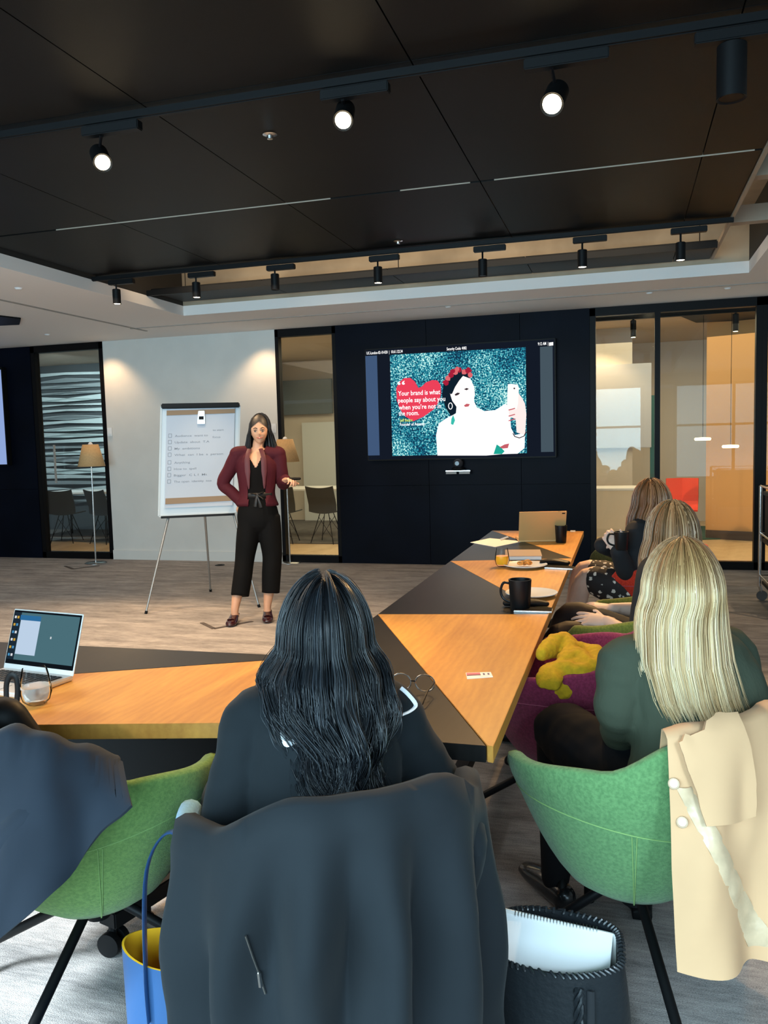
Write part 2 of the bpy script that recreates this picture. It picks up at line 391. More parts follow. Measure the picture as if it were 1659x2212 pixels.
# ceiling: white soffit ring, recess, black raft
RX0, RX1, RY1 = -4.40, 1.02, 7.79
cg = G()
cg.box(((XL + RX0) / 2, (YB + YW) / 2, ZC + .05), (RX0 - XL, YW - YB, .1))
cg.box(((RX1 + XR) / 2, (YB + YW) / 2, ZC + .05), (XR - RX1, YW - YB, .1))
cg.box(((RX0 + RX1) / 2, (RY1 + YW) / 2, ZC + .05), (RX1 - RX0, YW - RY1, .1))
cl = struct(cg.obj('ceiling', M_SOFF, smooth=False))
sl = struct(G().box(((RX0 + RX1) / 2, (YB + RY1) / 2 , 3.32), (RX1 - RX0 + .4, RY1 - YB, .06)).obj('ceiling_slab', M_SLAB, smooth=False))
up = G()
up.box((RX0 - .05, (YB + RY1) / 2, 3.09), (.1, RY1 - YB, .40)); up.box((RX1 + .05, (YB + RY1) / 2, 3.09), (.1, RY1 - YB, .40)); struct(G().box(((RX0 + RX1) / 2, RY1 + .05, 3.09), (RX1 - RX0, .1, .40)).obj('trim_2', mat('tan_void_board', (.38, .30, .21), .8, noise_scale=2, noise_amt=.2), smooth=False))
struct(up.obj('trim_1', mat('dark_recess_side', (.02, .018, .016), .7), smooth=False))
# raft of black mesh panels
raft = thing('ceiling_raft', 'black metal mesh ceiling raft of long panels hung inside the white soffit', 'ceiling panel', (0, 3, 2.92))
xs = [-4.36, -3.2, -2.0, -.8, .4, .70]; ys = [YB + .1, .9, 3.26, 4.86, 6.30]
for i in range(5):
    for k in range(4):
        y0, y1 = ys[k] + (.026 if k == 3 else .003), ys[k + 1] - .003
        G().box(((xs[i] + xs[i + 1]) / 2, (y0 + y1) / 2, 2.935), (xs[i + 1] - xs[i] - .006, y1 - y0, .03)).obj('panel', M_RAFT, raft, smooth=False, w=True)
for i in range(5):
    G().box(((xs[i] + xs[i + 1]) / 2, 7.42, 2.935), (xs[i + 1] - xs[i] - .006, .60, .03)).obj('panel', M_RAFT, raft, smooth=False, w=True)
G().box((.715, 3.1, 2.925), (.022, 9.2, .035)).obj('edge_trim', mat('pale_edge_trim', (.34, .27, .20), .6), raft, smooth=False, w=True)
for x0_, x1_ in ((-3.69, -1.72), (-1.28, -.86), (-.72, .66)): G().box(((x0_ + x1_) / 2, 4.882, 2.931), (x1_ - x0_, .004, .022)).obj('lit_slit_strip', mat('lit_slit_pale', (.42, .36, .29), .6), raft, smooth=False, w=True)  # pale strips added so the slits between panels look lit
g = G(); g.box((-1.85, 7.12, 2.91), (5.1, .03, .05)); g.box((-1.85, 6.33, 2.925), (5.1, .03, .03)); g.obj('cross_bar', M_BLACK, raft, smooth=False, w=True)
for x in (-4.2, -2.0, .6):
    for y in (1.2, 4.2, 7.5): G().tube([(x, y, 2.95), (x, y, 3.3)], .004, 6).obj('hanger', M_FRAME, raft, w=True)
# timber-coloured beams in the right-hand void
bm_ = G()
for y in (5.55, 6.7): bm_.box((.87, y, 3.02), (.28, .10, .12))
tag(bm_.obj('ceiling_beam', mat('tan_beam', (.42, .33, .25), .8), smooth=False), 'tan blocks crossing the dark ceiling void at upper right', 'beam')
# duct at far left of the soffit
tag(G().prism([tuple(at(*p, Z=ZC)[:2]) for p in [(-110, 668), (45, 686), (42, 699), (-110, 706)]], ZC - .014, ZC - .001).obj('ceiling_grille', M_BLACK, smooth=False, bevel=.003), 'black rectangular air grille in the white ceiling at far left', 'vent')
g = G(); g.box((-5.35, 5.0, ZC - .003), (.03, 7.2, .008)); g.box((-1.6, 8.35, ZC - .003), (7.6, .02, .008))
g.obj('slot', mat('slot_grey', (.33, .30, .27), .7), cl, smooth=False)
# other walls
struct(G().box((XL - .05, (YB + YW) / 2, 1.4), (.1, YW - YB, 2.8)).obj('wall_left', M_WALL, smooth=False))
struct(G().box((XR + .05, (YB + YW) / 2, 1.4), (.1, YW - YB, 2.8)).obj('wall_right', M_WALL, smooth=False))
g = G(); g.box(((XL + XR) / 2, YB - .05, .19), (XR - XL, .1, .38)); g.box(((XL + XR) / 2, YB - .05, 2.67), (XR - XL, .1, .26))
g.box((-7.4, YB - .05, 1.4), (4.4, .1, 2.1)); g.box((.75, YB - .05, 1.4), (.7, .1, 2.1)); g.box((3.65, YB - .05, 1.4), (.1, .1, 2.1))
struct(g.obj('wall_front', M_WALL, smooth=False))
for n, (x0, x1, k) in enumerate([(-5.2, .4, 5), (1.1, 3.6, 2)]):
    wg = G(); 
    for i in range(k + 1): wg.box((x0 + (x1 - x0) * i / k, YB, 1.46), (.06, .07, 2.16))
    for z in (.4, 1.6, 2.52): wg.box(((x0 + x1) / 2, YB, z), (x1 - x0, .07, .05))
    wo = struct(wg.obj('window_%d' % (n + 4), M_FRAME, smooth=False))
    G().box(((x0 + x1) / 2, YB - .03, 1.46), (x1 - x0, .006, 2.1)).obj('pane', M_GLASS, wo, smooth=False)

# ------------------------------------------------------------ glazed openings in the back wall
def glazing(name, x0, x1, mulls=(), head=.09, foot=.085, fr=.05, top=ZC, rails=()):
    g = G(); y = YW + .045
    g.box(((x0 + x1) / 2, y, top - head / 2), (x1 - x0, .10, head)); g.box(((x0 + x1) / 2, y, foot / 2), (x1 - x0, .10, foot))
    for x in (x0 + fr / 2, x1 - fr / 2): g.box((x, y, top / 2), (fr, .10, top - .01))
    o = struct(g.obj(name, M_FRAME, smooth=False, bevel=.003))
    xx = [x0 + fr] + list(mulls) + [x1 - fr]
    for x in mulls: G().box((x, y, top / 2), (.055, .08, top - head - foot)).obj('mullion', M_FRAME, o, smooth=False)
    for z in rails: G().box(((x0 + x1) / 2, y, z), (x1 - x0 - 2 * fr, .04, .03)).obj('rail', M_FRAME, o, smooth=False)
    for i in range(len(xx) - 1):
        G().box(((xx[i] + xx[i + 1]) / 2, y + .01, top / 2), (xx[i + 1] - xx[i], .010, top - head - foot)).obj('pane', M_GLASS, o, smooth=False)
    return o
d1 = glazing('door_1', XA, XC, (), fr=.06)
G().bar((XA + .30, YW - .03, 1.0), (XA + .30, YW - .03, 1.5), .02, .02, up=(0, 1, 0)).obj('door_handle', M_CHROME, d1, smooth=False)
glazing('window_1', XD, XE, (), fr=.045)
glazing('window_2', XF, XG, (.33,), fr=.06)
glazing('window_3', XG, 3.55, (2.4,), fr=.05)

# ============================================================ LOBBY beyond the glass
YL = 14.2
struct(G().box((-4.5, (YW + .14 + YL) / 2, -.05), (19, YL - YW - .14, .1)).obj('floor_lobby', M_LFLOOR, smooth=False))
struct(G().box((-7.2, 12.55, .006), (13.2, 3.3, .012)).obj('floor_lobby_carpet', mat('lobby_carpet', (.10, .095, .09), .95, noise_scale=8, noise_amt=.2), smooth=False))
struct(G().box((-4.5, (YW + .14 + YL) / 2, 2.95), (19, YL - YW - .14, .1)).obj('ceiling_lobby', mat('lobby_ceiling', (.50, .42, .33), .8), smooth=False))
M_LW = mat('lobby_wall', (.62, .56, .48), .8)
M_LO = mat('lobby_orange_lit_wall', (.62, .33, .13), .8)  # orange light on the right lobby wall is put into its colour
struct(G().box((-4.5, YL + .05, 1.45), (19, .1, 2.9)).obj('wall_lobby', M_LW, smooth=False))
struct(G().slab([(1.05, 11.9, 0), (1.05, 11.9, 2.9), (3.6, 10.9, 2.9), (3.6, 10.9, 0)], (.05, .12, 0)).obj('wall_lobby_right', M_LO, smooth=False))
struct(G().box((-6.3, 11.6, 1.45), (.12, 4.0, 2.9)).obj('wall_lobby_left', M_LW, smooth=False))
struct(G().box((-.35, 12.05, 1.45), (.9, .12, 2.9)).obj('wall_lobby_pier', M_LW, smooth=False))
g = G(); g.slab([(1.05, 11.88, 0), (1.05, 11.88, .12), (1.9, 11.55, .12), (1.9, 11.55, 0)], (0, -.02, 0)); struct(g.obj('baseboard_lobby', mat('dark_skirting', (.09, .06, .045), .6), smooth=False))
# lobby track lights, pendant lamps
tr = thing('track_light', 'black lighting track on the lobby ceiling beyond the glass', 'track light', (0, 10.6, 2.85))
G().box((0, 0, 0), (7.5, .05, .05)).obj('rail', M_BLACK, tr, smooth=False)
G().box((0, -.65, 0), (7.5, .08, .06)).obj('rail', M_BLACK, tr, smooth=False)
for x in (-3.2, .1, 1.25):
    h = G().lathe((x, 0, -.24), [(.035, 0), (.035, .2), (.012, .21), (.012, .24)], 12).obj('lamp_head', M_BLACK, tr)
    G().lathe((x, 0, -.242), [(.026, 0), (.026, .004)], 12).obj('lamp_face', emat('lobby_lamp_face', (1, .8, .5), 12), h)
dk = G().slab([(.35, 10.0, 2.87), (2.6, 10.0, 2.87), (3.2, 12.0, 2.87), (.9, 11.7, 2.87)], (0, 0, .02)); tag(dk.obj('ceiling_panel', M_BLACK, smooth=False), 'black angular ceiling panel in the lobby behind the right glazing', 'ceiling panel')
for i, (px, py, yy) in enumerate([(1518, 948, 11.0), (1578, 964, 10.9)]):
    c = at(px, py, Y=yy); t = thing('pendant_lamp', ['small glowing disc pendant left of its twin behind the right glazing', 'larger glowing disc pendant nearest the orange-lit wall behind the glazing'][i], 'lamp', tuple(c), group='lobby pendants')
    G().lathe((0, 0, -.02), [(0, 0), (.09, 0), (.10, .02), (.09, .035), (0, .04)], 20).obj('shade', emat('pendant_glow', (1, .78, .42), 4.5), t)
    G().tube([(0, 0, .02), (0, 0, 2.9 - c[2])], .003, 6).obj('cord', M_BLACK, t)
# white lobby furniture: boards, doors
def lob(name, x, y, w_, h, z, m, label, c): return tag(G().box((x, y, z + h / 2), (w_, .05, h)).obj(name, m, smooth=False, bevel=.004), label, c)
lob('notice_board', -1.95 + 1.9, 11.96, .8, 1.15, 1.25, mat('pale_board', (.52, .52, .54), .5), 'pale grey board on the lobby pier behind the right glazing', 'board')
lob('green_door', .42, 12.9, .12, 2.0, 0, mat('teal_edge', (.05, .16, .15), .4), 'narrow teal door edge standing in the lobby beyond the mullion', 'door')
lob('wall_screen', -5.6, 14.1, 1.1, .62, 1.95, mat('grey_screen', (.12, .16, .19), .2), 'grey wall screen high in the room behind the narrow window', 'screen')
lob('white_panel', -5.0, 14.1, 1.3, 1.8, .0, mat('white_panel_paint', (.62, .66, .66), .5), 'white panel low on the far wall behind the narrow window', 'panel')
rug = G().prism([tuple(at(*p, Z=.01)[:2]) for p in [(1500, 1136), (1622, 1140), (1588, 1163), (1500, 1165)]], .002, .014)
tag(rug.obj('rug', mat('green_rug', (.035, .085, .065), .95), smooth=False), 'dark green angular rug on the lobby floor behind the glazing', 'rug')
# red lobby chairs
def red_chair(loc, rz, label):
    t = thing('lobby_chair', label, 'chair', loc, rz, 'red lobby chairs'); mr = mat('red_shell', (.62, .045, .02), .5)
    rows = [[V(-.20 + .40 * i / 8, .02 * abs(i - 4) - .05 + (0 if k < 3 else -.03 * (k - 2)), .44 + (0 if k < 3 else .075 * (k - 2))) + V(0, .4 - .15 * min(k, 3), 0) for i in range(9)] for k in range(8)]
    G().sheet(rows, .02).obj('shell', mr, t)
    for sx in (-1, 1):
        for sy in (0, 1): G().tube([(sx * .12, .1 + .1 * sy, .43), (sx * .22, -.05 + .42 * sy, 0)], .012, 8).obj('leg', M_CHROME, t)
    return t
red_chair((.72, 11.5, .02), R(175), 'red chair in the lobby behind the glazing, above the hair of the middle woman')
# tables and wire chairs seen through the two narrow openings on the left
def lobby_table(loc, w_, d_, label, z=.74):
    t = thing('lobby_table', label, 'table', loc); G().box((0, 0, z), (w_, d_, .03)).obj('tabletop', mat('white_laminate', (.72, .72, .70), .3), t, smooth=False, bevel=.004)
    for sx in (-1, 1):
        for sy in (-1, 1): G().tube([(sx * (w_ / 2 - .06), sy * (d_ / 2 - .06), 0), (sx * (w_ / 2 - .06), sy * (d_ / 2 - .06), z - .01)], .018, 8).obj('leg', M_FRAME, t)
lobby_table((-8.3, 11.5, 0), 1.5, .8, 'white lobby table behind the left glass door')
lobby_table((-4.7, 11.8, 0), 1.6, .8, 'white lobby table behind the narrow window')
lobby_table((-.05, 11.2, 0), .9, .6, 'white side table behind the right glazing left of the mullion')
def wire_chair(loc, rz, label, src=None):
    t = thing('wire_leg_chair', label, 'chair', loc, rz, 'charcoal lobby chairs')
    rows = [[V(-.22 + .44 * i / 8, (.22 - .11 * k) if k < 4 else -.11 - .03 * (k - 4), (.44 if k < 4 else .44 + .09 * (k - 3)) + .03 * ((i - 4) / 4.) ** 2) for i in range(9)] for k in range(8)]
    G().sheet(rows, .015).obj('shell', mat('charcoal_shell', (.03, .035, .04), .5), t)
    g = G()
    for a in range(4):
        b = R(45 + 90 * a); g.tube([(.1 * math.cos(b), .1 * math.sin(b), .43), (.26 * math.cos(b), .24 * math.sin(b), 0)], .007, 6)
        c = R(45 + 90 * (a + 1)); g.tube([(.12 * math.cos(b), .12 * math.sin(b), .38), (.24 * math.cos(c), .22 * math.sin(c), .08)], .004, 6)
    g.obj('wire_base', M_FRAME, t)
wire_chair((-8.3, 10.8, 0), R(10), 'charcoal wire-leg chair behind the left glass door, left one')
wire_chair((-7.55, 10.75, 0), R(-15), 'charcoal wire-leg chair behind the left glass door, right one')
wire_chair((-4.75, 11.0, 0), R(5), 'charcoal wire-leg chair behind the narrow window, left one')
wire_chair((-4.1, 11.05, 0), R(-8), 'charcoal wire-leg chair behind the narrow window, right one')
# relief wall of angled strips behind the left glass door
rel = thing('relief_wall', 'grey wall of angled wavy relief strips behind the left glass door', 'wall panel', (-9.3, 12.4, .0))
msr = [mat('relief_light', (.52, .60, .60), .6), mat('relief_mid', (.26, .30, .31), .6), mat('relief_dark', (.06, .07, .075), .6)]
rr = random.Random(3)
G().box((0, .08, 1.45), (4.2, .08, 2.9)).obj('backing', msr[2], rel, smooth=False)
for k in range(22):
    z = .5 + k * .105
    for j in range(3):
        x0 = -2.0 + j * 1.34; a, b = rr.uniform(.02, .10), rr.uniform(.02, .10)
        G().slab([(x0, 0, z), (x0 + .6, -.05, z + rr.uniform(-.03, .03)), (x0 + 1.3, 0, z), (x0 + 1.3, 0, z + a), (x0 + .65, -.06, z + .03 + rr.uniform(0, .04)), (x0, 0, z + b)], (0, .03, 0)).obj('strip', msr[rr.choice([0, 0, 1])], rel, smooth=False)
# lobby ceiling downlights near the glass
for i, (px, py) in enumerate([(676, 719), (1403, 672)]):
    c = at(px, py, Z=2.895); t = tag(G().lathe(tuple(c), [(0, -.006), (.05, -.006), (.06, .004)], 16).obj('downlight', emat('downlight_glow', (1, .80, .5), 14)), ['bright round downlight behind the top of the narrow window', 'bright round downlight behind the top of the right glazing'][i], 'lamp', 'lobby downlights')

# ============================================================ WALL ITEMS
sw = at(237, 933, Y=YW - .01); t = thing('light_switch', 'small white switch plate on the white wall beside the left door', 'switch', tuple(sw))
G().box((0, 0, 0), (.07, .012, .11)).obj('plate', M_WHITE, t, smooth=False, bevel=.003); G().box((0, -.009, 0), (.03, .008, .05)).obj('rocker', M_WHITE, t, smooth=False)
sw = at(591, 925, Y=YW - .01); t = thing('light_switch', 'small white switch plate on the white wall behind the speaker', 'switch', tuple(sw))
G().box((0, 0, 0), (.07, .012, .11)).obj('plate', M_WHITE, t, smooth=False, bevel=.003); G().box((0, -.009, 0), (.03, .008, .05)).obj('rocker', M_WHITE, t, smooth=False)
t = thing('floor_socket', 'small black floor socket on the carpet behind the easel', 'socket', tuple(at(475, 1221, Z=0)))
G().lathe((0, 0, 0), [(0, .006), (.055, .006), (.06, 0)], 20).obj('lid', M_BLACK, t); G().box((0, 0, .008), (.05, .02, .006)).obj('tab', M_FRAME, t, smooth=False)

# --- television with the slide
YT = 9.10
tvr = at(995, 870, Y=9.19); tv = thing('television', 'large wall-mounted television showing a slide with a red heart and a woman', 'television', (float(tvr[0]), 9.19, float(tvr[2])))
def tq(px, py, dy=0.0): return at(px, py, Y=YT - dy)
def poly_px(pts, dy, name, m, smooth=False):
    P = [tq(a, b, dy) for a, b in pts]; return G().slab(P, (0, -.0006, 0)).obj(name, m, tv, smooth=False, w=True)
a, b = tq(790, 757), tq(1199, 985)
G().box(((a[0] + b[0]) / 2, YT + .045, (a[2] + b[2]) / 2), (b[0] - a[0] + .03, .085, a[2] - b[2] + .03)).obj('bezel', M_BLACK, tv, smooth=False, w=True, bevel=.006)
G().box(((a[0] + b[0]) / 2, YT + .001, (a[2] + b[2]) / 2), (b[0] - a[0], .003, a[2] - b[2])).obj('screen', emat('screen_dark', '#141a26', 1.0), tv, smooth=False, w=True)
ZS0, ZS1 = tq(842, 985)[2], tq(842, 767)[2]
def rect(name, x0, x1, z0, z1, dy, m): return G().box(((x0 + x1) / 2, YT - dy, (z0 + z1) / 2), (x1 - x0, .001, z1 - z0)).obj(name, m, tv, smooth=False, w=True)
rect('side_band', tq(793, 900)[0], tq(818, 900)[0], tq(797, 984)[2], tq(795, 769)[2], .003, emat('band_blue', '#41587a', 1.0))
rect('side_band', tq(1168, 900)[0], tq(1195, 900)[0], tq(1190, 976)[2], tq(1190, 748)[2], .003, emat('band_grey', '#46555f', 1.0))
def glitter():
    m = bpy.data.materials.new('slide_glitter'); m.use_nodes = True; nt = m.node_tree; nt.nodes.clear()
    o = nt.nodes.new('ShaderNodeOutputMaterial'); e = nt.nodes.new('ShaderNodeEmission'); nt.links.new(e.outputs[0], o.inputs[0])
    tc = nt.nodes.new('ShaderNodeTexCoord'); n1 = nt.nodes.new('ShaderNodeTexNoise'); n1.inputs['Scale'].default_value = 62; n1.inputs['Detail'].default_value = 1.0
    n2 = nt.nodes.new('ShaderNodeTexNoise'); n2.inputs['Scale'].default_value = 2.6; n2.inputs['Detail'].default_value = 2
    nt.links.new(tc.outputs['Object'], n1.inputs['Vector']); nt.links.new(tc.outputs['Object'], n2.inputs['Vector'])
    ad = nt.nodes.new('ShaderNodeMath'); ad.operation = 'MULTIPLY_ADD'; ad.inputs[1].default_value = .55; nt.links.new(n2.outputs[0], ad.inputs[0]); nt.links.new(n1.outputs[0], ad.inputs[2])
    r = nt.nodes.new('ShaderNodeValToRGB'); el = r.color_ramp.elements
    el[0].position = .62; el[0].color = (*srgb('#14344f'), 1); el[1].position = .98; el[1].color = (*srgb('#d8fff8'), 1)
    k = el.new(.76); k.color = (*srgb('#1a7894'), 1); k = el.new(.86); k.color = (*srgb('#3fb0b8'), 1)
    nt.links.new(ad.outputs[0], r.inputs[0]); nt.links.new(r.outputs[0], e.inputs[0]); e.inputs[1].default_value = 1.0
    return m
XS0, XS1 = tq(845, 870)[0], tq(1137, 870)[0]
rect('slide', XS0, XS1, ZS0, tq(1137, 750)[2] - .0, .003, glitter())
W1 = emat('slide_white', (1, 1, 1), 1.25); HEART = emat('slide_heart_red', '#e84058', 1.05)
heart = [(856, 838), (862, 826), (873, 817), (886, 816), (896, 824), (904, 838), (911, 835), (920, 826), (934, 821), (945, 822), (952, 832), (953, 850), (948, 868), (936, 885), (915, 900), (893, 910), (876, 900), (864, 884), (857, 864)]
poly_px(heart, .0045, 'heart', HEART)
poly_px([(958, 830), (968, 812), (985, 800), (1005, 800), (1014, 812), (1012, 840), (1000, 868), (990, 888), (975, 900), (962, 880), (955, 855)], .0042, 'hair_shape', emat('slide_hair', '#10202e', 1))
poly_px([(945, 984), (942, 940), (948, 915), (962, 905), (985, 893), (987, 868), (998, 880), (1022, 862), (1030, 880), (1046, 888), (1070, 886), (1092, 872), (1100, 880), (1104, 925), (1112, 940), (1134, 935), (1133, 968), (1118, 980), (1085, 981), (1050, 984)], .0048, 'torso_shape', W1)
face = [(983, 818), (1000, 812), (1016, 818), (1024, 835), (1026, 852), (1022, 872), (1012, 888), (1002, 894), (990, 884), (977, 866), (972, 850), (974, 832)]
poly_px(face, .0055, 'face_shape', emat('slide_face', '#fff4f0', 1.2))
poly_px([(973, 852), (968, 838), (972, 826), (988, 814), (1001, 811), (992, 822), (983, 836), (977, 850)], .0060, 'hair_shape', emat('slide_hair', '#10202e', 1))
mb = [emat('slide_scarf_red', '#a8203a', 1), emat('slide_scarf_pink', '#e06a70', 1)]
rs = random.Random(5)
for i, (px, py, r_) in enumerate([(963, 826, 7), (968, 817, 7), (975, 809, 7), (984, 803, 8), (993, 799, 6), (1003, 803, 7), (1012, 801, 8), (1015, 810, 6), (978, 802, 6), (988, 797, 5)]):
    poly_px([(px + r_ * math.cos(a_) * rs.uniform(.7, 1.1), py + r_ * math.sin(a_) * rs.uniform(.7, 1.1)) for a_ in [k * math.pi / 4 for k in range(8)]], .0064 + i * .0001, 'headscarf_shape', mb[i % 2])
dk_ = emat('slide_line', '#3a3038', 1); lip = emat('slide_lip', '#c8606a', 1)
poly_px([(982, 852), (988, 848), (994, 849), (990, 853), (984, 855)], .0064, 'eye_shape', dk_)
poly_px([(1002, 841), (1008, 838), (1013, 840), (1008, 843)], .0064, 'eye_shape', dk_)
poly_px([(1002, 876), (1008, 872), (1015, 873), (1012, 878), (1005, 879)], .0064, 'lip_shape', lip)
poly_px([(975, 905), (979, 896), (983, 908), (979, 918), (974, 916)], .0056, 'strap_shape', emat('slide_teal', '#3cc0b0', 1))
poly_px([(1066, 981), (1073, 960), (1082, 966), (1090, 975), (1084, 981)], .0056, 'strap_shape', emat('slide_teal2', '#20a896', 1))
poly_px([(1079, 966), (1090, 960), (1100, 958), (1097, 968), (1086, 969)], .0060, 'lip_shape', lip)
poly_px([(1097, 830), (1104, 829), (1118, 831), (1121, 838), (1119, 872), (1116, 884), (1095, 884), (1096, 850)], .0058, 'phone_shape', emat('slide_phone', '#f4f2ee', 1.15))
poly_px([(1109, 838), (1112, 837), (1113, 840), (1110, 841)], .0064, 'lens_shape', dk_)
poly_px([(1119, 848), (1128, 860), (1134, 872), (1137, 895), (1134, 940), (1116, 934), (1114, 905), (1100, 900), (1098, 884), (1116, 878)], .0054, 'hand_shape', emat('slide_hand', '#fbe4e0', 1.12))
for k, (y0) in enumerate((885, 898, 908)): poly_px([(1098, y0), (1112, y0 - 4), (1113, y0 - 2), (1099, y0 + 2)], .0064, 'lip_shape', lip)
g = G().tube([tq(1108 + 0, 936, .007), tq(1112, 943, .007), tq(1122, 946, .007), tq(1132, 942, .007), tq(1137, 932, .007)], .006, 6); g.obj('bangle_shape', dk_, tv, w=True)
ec = tq(973, 877, .007); g = G().tube([ec + V(.022 * math.cos(a_), 0, .035 * math.sin(a_)) for a_ in [k * math.pi / 6 for k in range(12)]], .004, 6, close=True); g.obj('earring_shape', W1, tv, w=True)
xd = tq(1100, 900) - tq(900, 900); xd = V(1, 0, 0); ud = V(0, 0, 1)
def tline(s_, px, py, wpx, h, m=W1, b_=.012):
    p = tq(px, py, .0072); q = tq(px + wpx, py, .0072); text(s_, tv, 'lettering', m, p, xd, ud, h, float(q[0] - p[0]), bold=b_)
tline('“', 859, 845, 16, .16)
tline('Your brand is what', 860, 855, 91, .075); tline('people say about you', 860, 870, 102, .075)
tline('when you’re not in', 861, 885, 92, .075); tline('the room.', 861, 898, 44, .075)
tline('Jeff Bezos', 864, 911, 27, .046, emat('slide_yellow', '#d8e860', 1.1)); tline('Founder of Amazon', 864, 920, 54, .046)
tline('UC-London-02-10-020  |  10.61.122.34', 792, 766, 78, .045); tline('Security Code: 4082', 965, 757, 43, .045)
tline('9:12 AM  |', 1162, 746, 22, .045); poly_px([(1186, 740), (1195, 739), (1195, 746), (1186, 747)], .0066, 'battery_icon', W1)
# second television at the far left edge
a, b = at(-60, 795, Y=YT), at(15, 1003, Y=YT); x0 = float(a[0]) - .55
t = thing('television', 'second wall television cut off at the left edge, showing pale blue', 'television', (x0 + 1, 9.19, 1.9))
G().box(((x0 + b[0]) / 2, YT + .045, (2.52 + b[2]) / 2), (b[0] - x0 + .03, .085, 2.52 - b[2] + .03)).obj('bezel', M_BLACK, t, smooth=False, w=True, bevel=.006)
G().box(((x0 + b[0]) / 2, YT, (2.5 + b[2]) / 2), (b[0] - x0, .003, 2.5 - b[2])).obj('screen', emat('screen_pale_blue', '#8fa6d8', 1.0), t, smooth=False, w=True)
# conference camera on a little shelf
c = at(990, 1017, Y=9.12); t = thing('conference_camera', 'black conference camera on a small shelf under the big television', 'camera', (float(c[0]), 9.12, float(c[2])))
G().box((0, .02, 0), (.28, .10, .012)).obj('shelf', M_CHROME, t, smooth=False, bevel=.002)
G().lathe((0, 0, .006), [(.07, 0), (.075, .02), (.06, .035), (0, .035)], 20).obj('base', M_BLACK, t); G().sph((0, 0, .085), .06).obj('camera_head', mat('dark_gloss', (.03, .03, .035), .2), t)
G().lathe((0, -.055, .085), [(.024, 0), (.024, .015), (0, .015)], 16, M=Matrix.Rotation(R(90), 4, 'X')).obj('lens', mat('lens_black', (.01, .01, .02), .1), t)
for sx in (-1, 1):
    l_ = G().box((sx * .075, -.032, -.022), (.12, .004, .024)).obj('sign_plate', mat('grey_plate', (.3, .3, .3), .5), t, smooth=False)
# ============================================================ TRACK LIGHTS
def track(y, z, x0, x1, label):
    t = thing('track_light', label, 'track light', ((x0 + x1) / 2, y, z))
    g = G(); g.box((0, 0, 0), (x1 - x0, .034, .03)); g.box((0, 0, -.016), (x1 - x0, .010, .004)); g.obj('rail', M_BLACK, t, smooth=False)
    return t
track(6.27, 2.895, -4.45, .72, 'far black lighting track in front of the ceiling opening')
track(3.30, 2.895, -4.2, .69, 'near black lighting track crossing the ceiling above the table')
def lamp(px, py, y, z0, label, lit=True, aim=None, k=1.0, adx=.09, group='track lamps'):
    c = at(px, py, Y=y); c = V(c[0], y, c[2]); t = thing('track_lamp', label, 'lamp', (float(c[0]), y, z0), group=group)
    L = z0 - c[2]; G().box((adx * .6, 0, -.035), (.24 * k, .045, .04)).obj('adapter', M_BLACK, t, smooth=False, bevel=.004)
    d = nrm(aim) if aim is not None else V(0, 0, -1); top = V(0, 0, -.055)
    tip = V(0, 0, -L); hd = .125 * k; r_ = .034 * k; a = tip - d * hd
    G().tube([top, a + d * .02], .007, 8).obj('stem', M_FRAME, t)
    q = Vector((0, 0, 1)).rotation_difference(Vector(-d)).to_matrix().to_4x4()
    body = G().lathe(tuple(tip), [(r_ * .8, .006), (r_, 0), (r_, hd * .97), (r_ * .85, hd), (0, hd)], 24, M=q).obj('lamp_head', M_BLACK, t)
    f = G().lathe(tuple(tip), [(0, .004), (r_ * .80, .004), (r_ * .82, .008)], 24, M=q).obj('lamp_face', M_LAMP if lit else M_FRAME, body)
    return t
lab = ['far track lamp nearest the left end, over the white soffit corner', 'lit far track lamp second from the left end', 'dark far track lamp third from the left end', 'lit far track lamp just left of the television top', 'dark far track lamp above the television', 'lit far track lamp second from the right end', 'lit far track lamp nearest the right end of its track']
for i, (px, py, lit) in enumerate([(253, 657, 1), (425, 643, 1), (595, 626, 0), (817, 612, 1), (1043, 597, 0), (1258, 578, 1), (1470, 563, 1)]):
    lamp(px, py, 6.27, 2.885, lab[i], bool(lit))
lamp(222, 352, 3.30, 2.885, 'glowing near track lamp at the upper left of the ceiling', aim=(.75, -.85, -.75), k=1.2)
lamp(741, 261, 3.30, 2.885, 'glowing near track lamp in the middle of the near track', aim=(.2, -.9, -.7), k=1.2)
lamp(1192, 226, 3.30, 2.885, 'glowing near track lamp over the right-hand table', aim=(-.1, -1, -.75), k=1.3)
lamp(1580, 214, 3.30, 2.885, 'unlit near track lamp at the right end of the near track', False, k=1.5)
for i, (px, py) in enumerate([(583, 291), (860, 521)]):
    c = at(px, py, Z=2.918); t = thing('ceiling_sensor', ['small round sensor on the black ceiling left of the middle glowing lamp', 'small round sensor on the black ceiling over the television'][i], 'sensor', tuple(c))
    G().lathe((0, 0, 0), [(0, -.022), (.014, -.02), (.016, -.006), (.035, 0)], 16).obj('sensor_body', M_CHROME, t)
for i, (px, py, z) in enumerate([(1403, 632, ZC), (1572, 622, ZC), (968, 662, ZC), (40, 622, ZC), (102, 722, ZC)]):
    c = at(px, py, Z=z - .001); G().lathe(tuple(c), [(0, -.014), (.02, -.013), (.034, 0)], 12).obj('sprinkler_cap', M_WHITE, cl)

